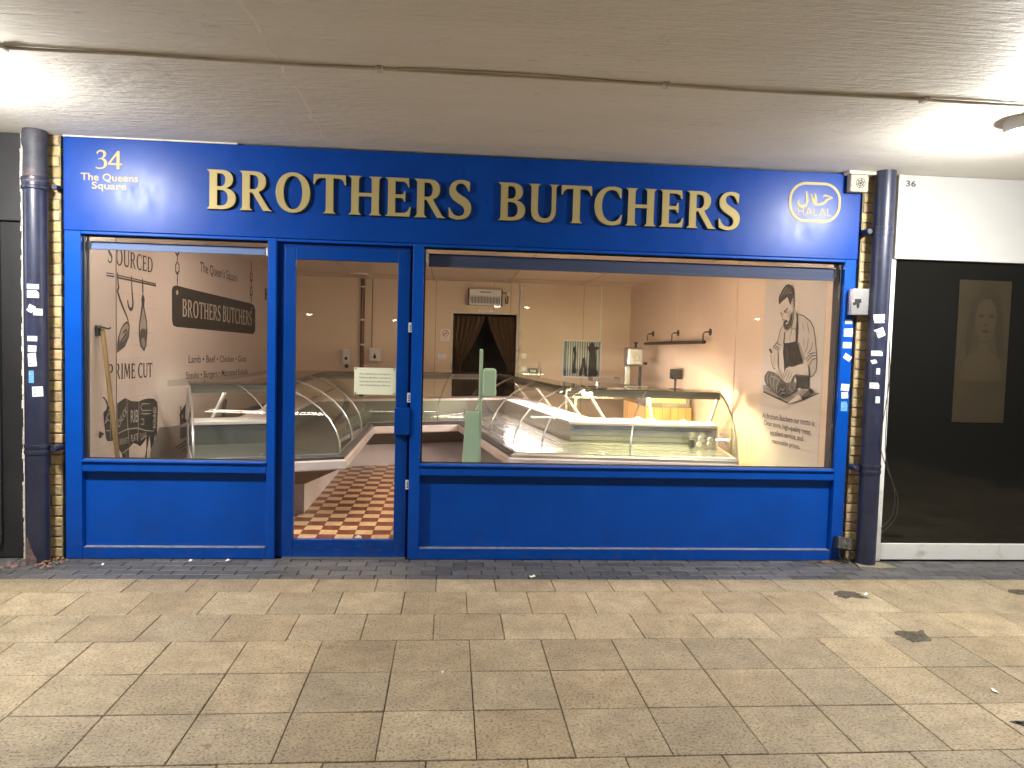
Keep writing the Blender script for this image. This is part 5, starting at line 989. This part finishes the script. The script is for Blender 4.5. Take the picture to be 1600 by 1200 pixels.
# ------------------------------------------------------------------ behind the counters
t = thing('butcher_block', 'thick striped wooden butcher block behind the lit counter', 'chopping block', (2.70, 4.0, 0))
mb = MB(); 
MB().box(2.42, 2.99, 3.40, 4.60, .56, .905).build('block', M['wood'], t, bevel=.006)
g = MB()
for k in range(9): y = 3.5+k*.12; g.box(2.4185, 2.4205, y, y+.006, .565, .90)
for k in range(5): x = 2.52+k*.1; g.box(x, x+.005, 3.3985, 3.4005, .565, .90)
g.build('stave_joint', mat('stave_joint', (.25, .11, .03), .6), t)
for x in (2.45, 2.90):
    for y in (3.45, 4.48): MB().box(x, x+.08, y, y+.08, 0, .56).build('leg', M['wood'], t, bevel=.004)
t = thing('meat_tray', 'shallow steel tray holding a pale cutting board on the butcher block', 'tray', (2.70, 3.6, .906))
MB().box(2.43, 2.98, 3.46, 3.475, .907, 1.03).box(2.43, 2.98, 3.475, 3.90, .907, .92).box(2.43, 2.445, 3.475, 3.90, .92, 1.03).box(2.965, 2.98, 3.475, 3.90, .92, 1.03).build('tray', M['steel'], t)
MB().box(2.48, 2.93, 3.445, 3.459, .955, 1.018).build('board', M['wood_pale'], t, bevel=.003)
t = thing('work_table', 'steel work table by the back right wall carrying the machines', 'table', (2.35, 5.2, 0))
MB().box(1.72, 2.99, 4.70, 5.65, .90, .935).build('top', M['steel'], t, bevel=.003)
for x in (1.75, 2.92):
    for y in (4.73, 5.58): MB().box(x, x+.04, y, y+.04, 0, .90).build('leg', M['steel'], t)
MB().box(1.77, 2.94, 4.75, 5.6, .30, .32).build('shelf', M['steel'], t)
t = thing('bandsaw', 'grey butcher bandsaw with rounded head on the steel work table', 'bandsaw', (2.67, 5.1, .936))
MB().box(2.52, 2.82, 4.95, 5.30, .936, 1.06).build('base', M['alu'], t, bevel=.01)
MB().box(2.50, 2.84, 4.90, 5.32, 1.062, 1.08).build('table', M['steel'], t, bevel=.003)
MB().box(2.56, 2.64, 5.18, 5.28, 1.081, 1.36).build('column', M['alu'], t, bevel=.01)
MB().box(2.55, 2.79, 5.02, 5.28, 1.36, 1.63).build('head', M['alu'], t, bevel=.035, seg=4)
MB().box(2.72, 2.76, 5.0, 5.02, 1.081, 1.36).build('blade_guard', M['dark'], t)
MB().lathe((2.67, 5.015, 1.50), [(0, -.012), (.05, -.012), (.055, .002), (.055, .008)], 20, 'Y').build('wheel_cover', M['steel'], t, smooth=True)
MB().lathe((2.70, 5.15, 1.63), [(.018, 0), (.018, .05), (.028, .052), (.028, .075), (0, .08)], 14).build('tension_knob', M['black'], t, smooth=True)
MB().lathe((2.80, 5.10, 1.40), [(0, 0), (.012, 0), (.012, .03), (.02, .03), (.02, .06), (0, .06)], 12, 'X').build('side_knob', M['black'], t, smooth=True)
t = thing('mincer', 'white bench mincer with dark feed tray left of the bandsaw', 'mincer', (2.2, 5.05, .936))
MB().box(2.26, 2.50, 4.90, 5.25, .936, 1.055).build('motor_housing', M['white_old'], t, bevel=.008)
MB().lathe((2.12, 4.98, 1.0), [(0, -.13), (.05, -.13), (.055, -.10), (.04, -.09), (.04, .14)], 18, 'X').build('barrel', M['steel'], t, smooth=True)
MB().tube([(2.12, 4.98, 1.03), (2.12, 4.98, 1.13)], .03, 14).build('throat', M['steel'], t, smooth=True)
MB().box(2.02, 2.42, 4.82, 5.20, 1.13, 1.15).box(2.02, 2.42, 4.82, 4.83, 1.15, 1.19).box(2.02, 2.03, 4.83, 5.2, 1.15, 1.19).box(2.41, 2.42, 4.83, 5.2, 1.15, 1.19).build('feed_tray', M['case_dark'], t)
MB().tube([(2.12, 4.98, .937), (2.12, 4.98, .965)], .035, 14).build('foot', M['steel'], t)
for x in (2.33, 2.43): MB().lathe((x, 4.898, 1.0), [(0, -.012), (.02, -.012), (.022, .001)], 14, 'Y').build('knob', M['black' if x > 2.4 else 'red'], t)
t = thing('tray_stack', 'low stack of grey trays on the work table right of the bandsaw', 'trays', (2.75, 4.82, .936))
for k in range(4): MB().box(2.58+.01*k, 2.97-.01*(k % 2), 4.71, 4.88, .937+k*.032, .962+k*.032).build('tray', M['steel' if k % 2 else 'dark'], t, bevel=.004)
t = thing('till_display', 'black box display on a thin post behind the lit counter', 'display', (2.955, 4.0, .94))
MB().box(2.893, 3.018, 3.93, 4.06, 1.235, 1.362).build('box', M['black'], t, bevel=.008)
MB().tube([(2.955, 4.0, .906), (2.955, 4.0, 1.236)], .016, 12).build('post', M['dark'], t)
MB().lathe((2.955, 4.0, .906), [(0, 0), (.05, 0), (.05, .012), (.0, .014)], 20).build('foot', M['dark'], t)
t = thing('hook_rail', 'dark steel hook rail with three brackets on the right wall', 'hook rail', (3.0, 4.3, 1.7))
MB().tube([(2.96, 5.62, 1.69), (2.96, 2.95, 1.72)], .022, 14).build('rail', M['dark'], t, smooth=True)
for y in (5.5, 4.25, 3.0):
    MB().tube([(3.045, y, 1.84), (2.985, y, 1.84), (2.96, y, 1.82), (2.96, y, 1.73)], .008, 8).build('bracket', M['dark'], t, smooth=True)
    MB().lathe((3.049, y, 1.84), [(.042, 0), (.042, -.010), (.0, -.012)], 20, 'X').build('wall_plate', M['dark'], t)
# scale stand near the window
t = thing('weighing_scale', 'pale green upright weighing scale standing just inside the right window', 'scale', (.25, .9, 0))
MB().add([(.10, .80, .0), (.285, .80, .0), (.285, 1.02, .0), (.10, 1.02, .0), (.152, .84, 1.046), (.262, .84, 1.046), (.262, .98, 1.046), (.152, .98, 1.046)],
         [(0, 1, 5, 4), (1, 2, 6, 5), (2, 3, 7, 6), (3, 0, 4, 7), (4, 5, 6, 7), (3, 2, 1, 0)]).build('column', M['scale'], t, bevel=.006)
MB().box(.262, .288, .86, .98, .40, 1.59).build('mast', M['scale'], t, bevel=.005)
MB().box(.292, .405, .82, .96, 1.175, 1.425).build('display_head', M['scale'], t, bevel=.022, seg=4)
MB().box(.2885, .293, .86, .92, 1.2, 1.4).build('neck', M['white'], t)
MB().box(.405, .411, .85, .93, 1.20, 1.24).build('lug', M['scale'], t, bevel=.002)
# broom
t = thing('broom', 'wooden handled broom leaning by the mural in the left window', 'broom', (-2.49, .40, 0))
a, b = Vector((-2.585, .22, 1.68)), Vector((-2.45, .32, .06))
MB().tube([a, a.lerp(b, .5), b], .017, 14).build('handle', M['broom_wood'], t, smooth=True)
MB().box(-2.60, -2.30, .28, .36, .05, .10).build('head', M['broom_wood'], t, bevel=.01)
mb = MB()
for k in range(40): x = -2.59+.28*k/39; y = random.uniform(.29, .35); mb.tube([(x, y, .05), (x+random.uniform(-.01, .01), y, .002)], .004, 5)
mb.build('bristles', M['curtain'], t)
t = thing('wall_hook', 'dark tool hook holding the broom handle in the left window', 'hook', (-2.60, .22, 1.68))
MB().tube([(-2.62, .20, 1.69), (-2.59, .17, 1.69), (-2.56, .18, 1.685), (-2.535, .21, 1.675), (-2.525, .22, 1.685)], .006, 8).build('hook_wire', M['dark'], t, smooth=True)
MB().box(-2.622, -2.60, .18, .25, 1.62, 1.70).build('clip', M['dark'], t, bevel=.004)
t = thing('tile_scrap', 'small white paper scrap on the checkered tiles inside the door', 'litter', (-.72, .62, .002))
MB().add([(-.755, .60, .003), (-.69, .59, .003), (-.70, .63, .012), (-.73, .645, .018), (-.75, .63, .008)], [(0, 1, 2, 3, 4)]).build('paper', M['white'], t)
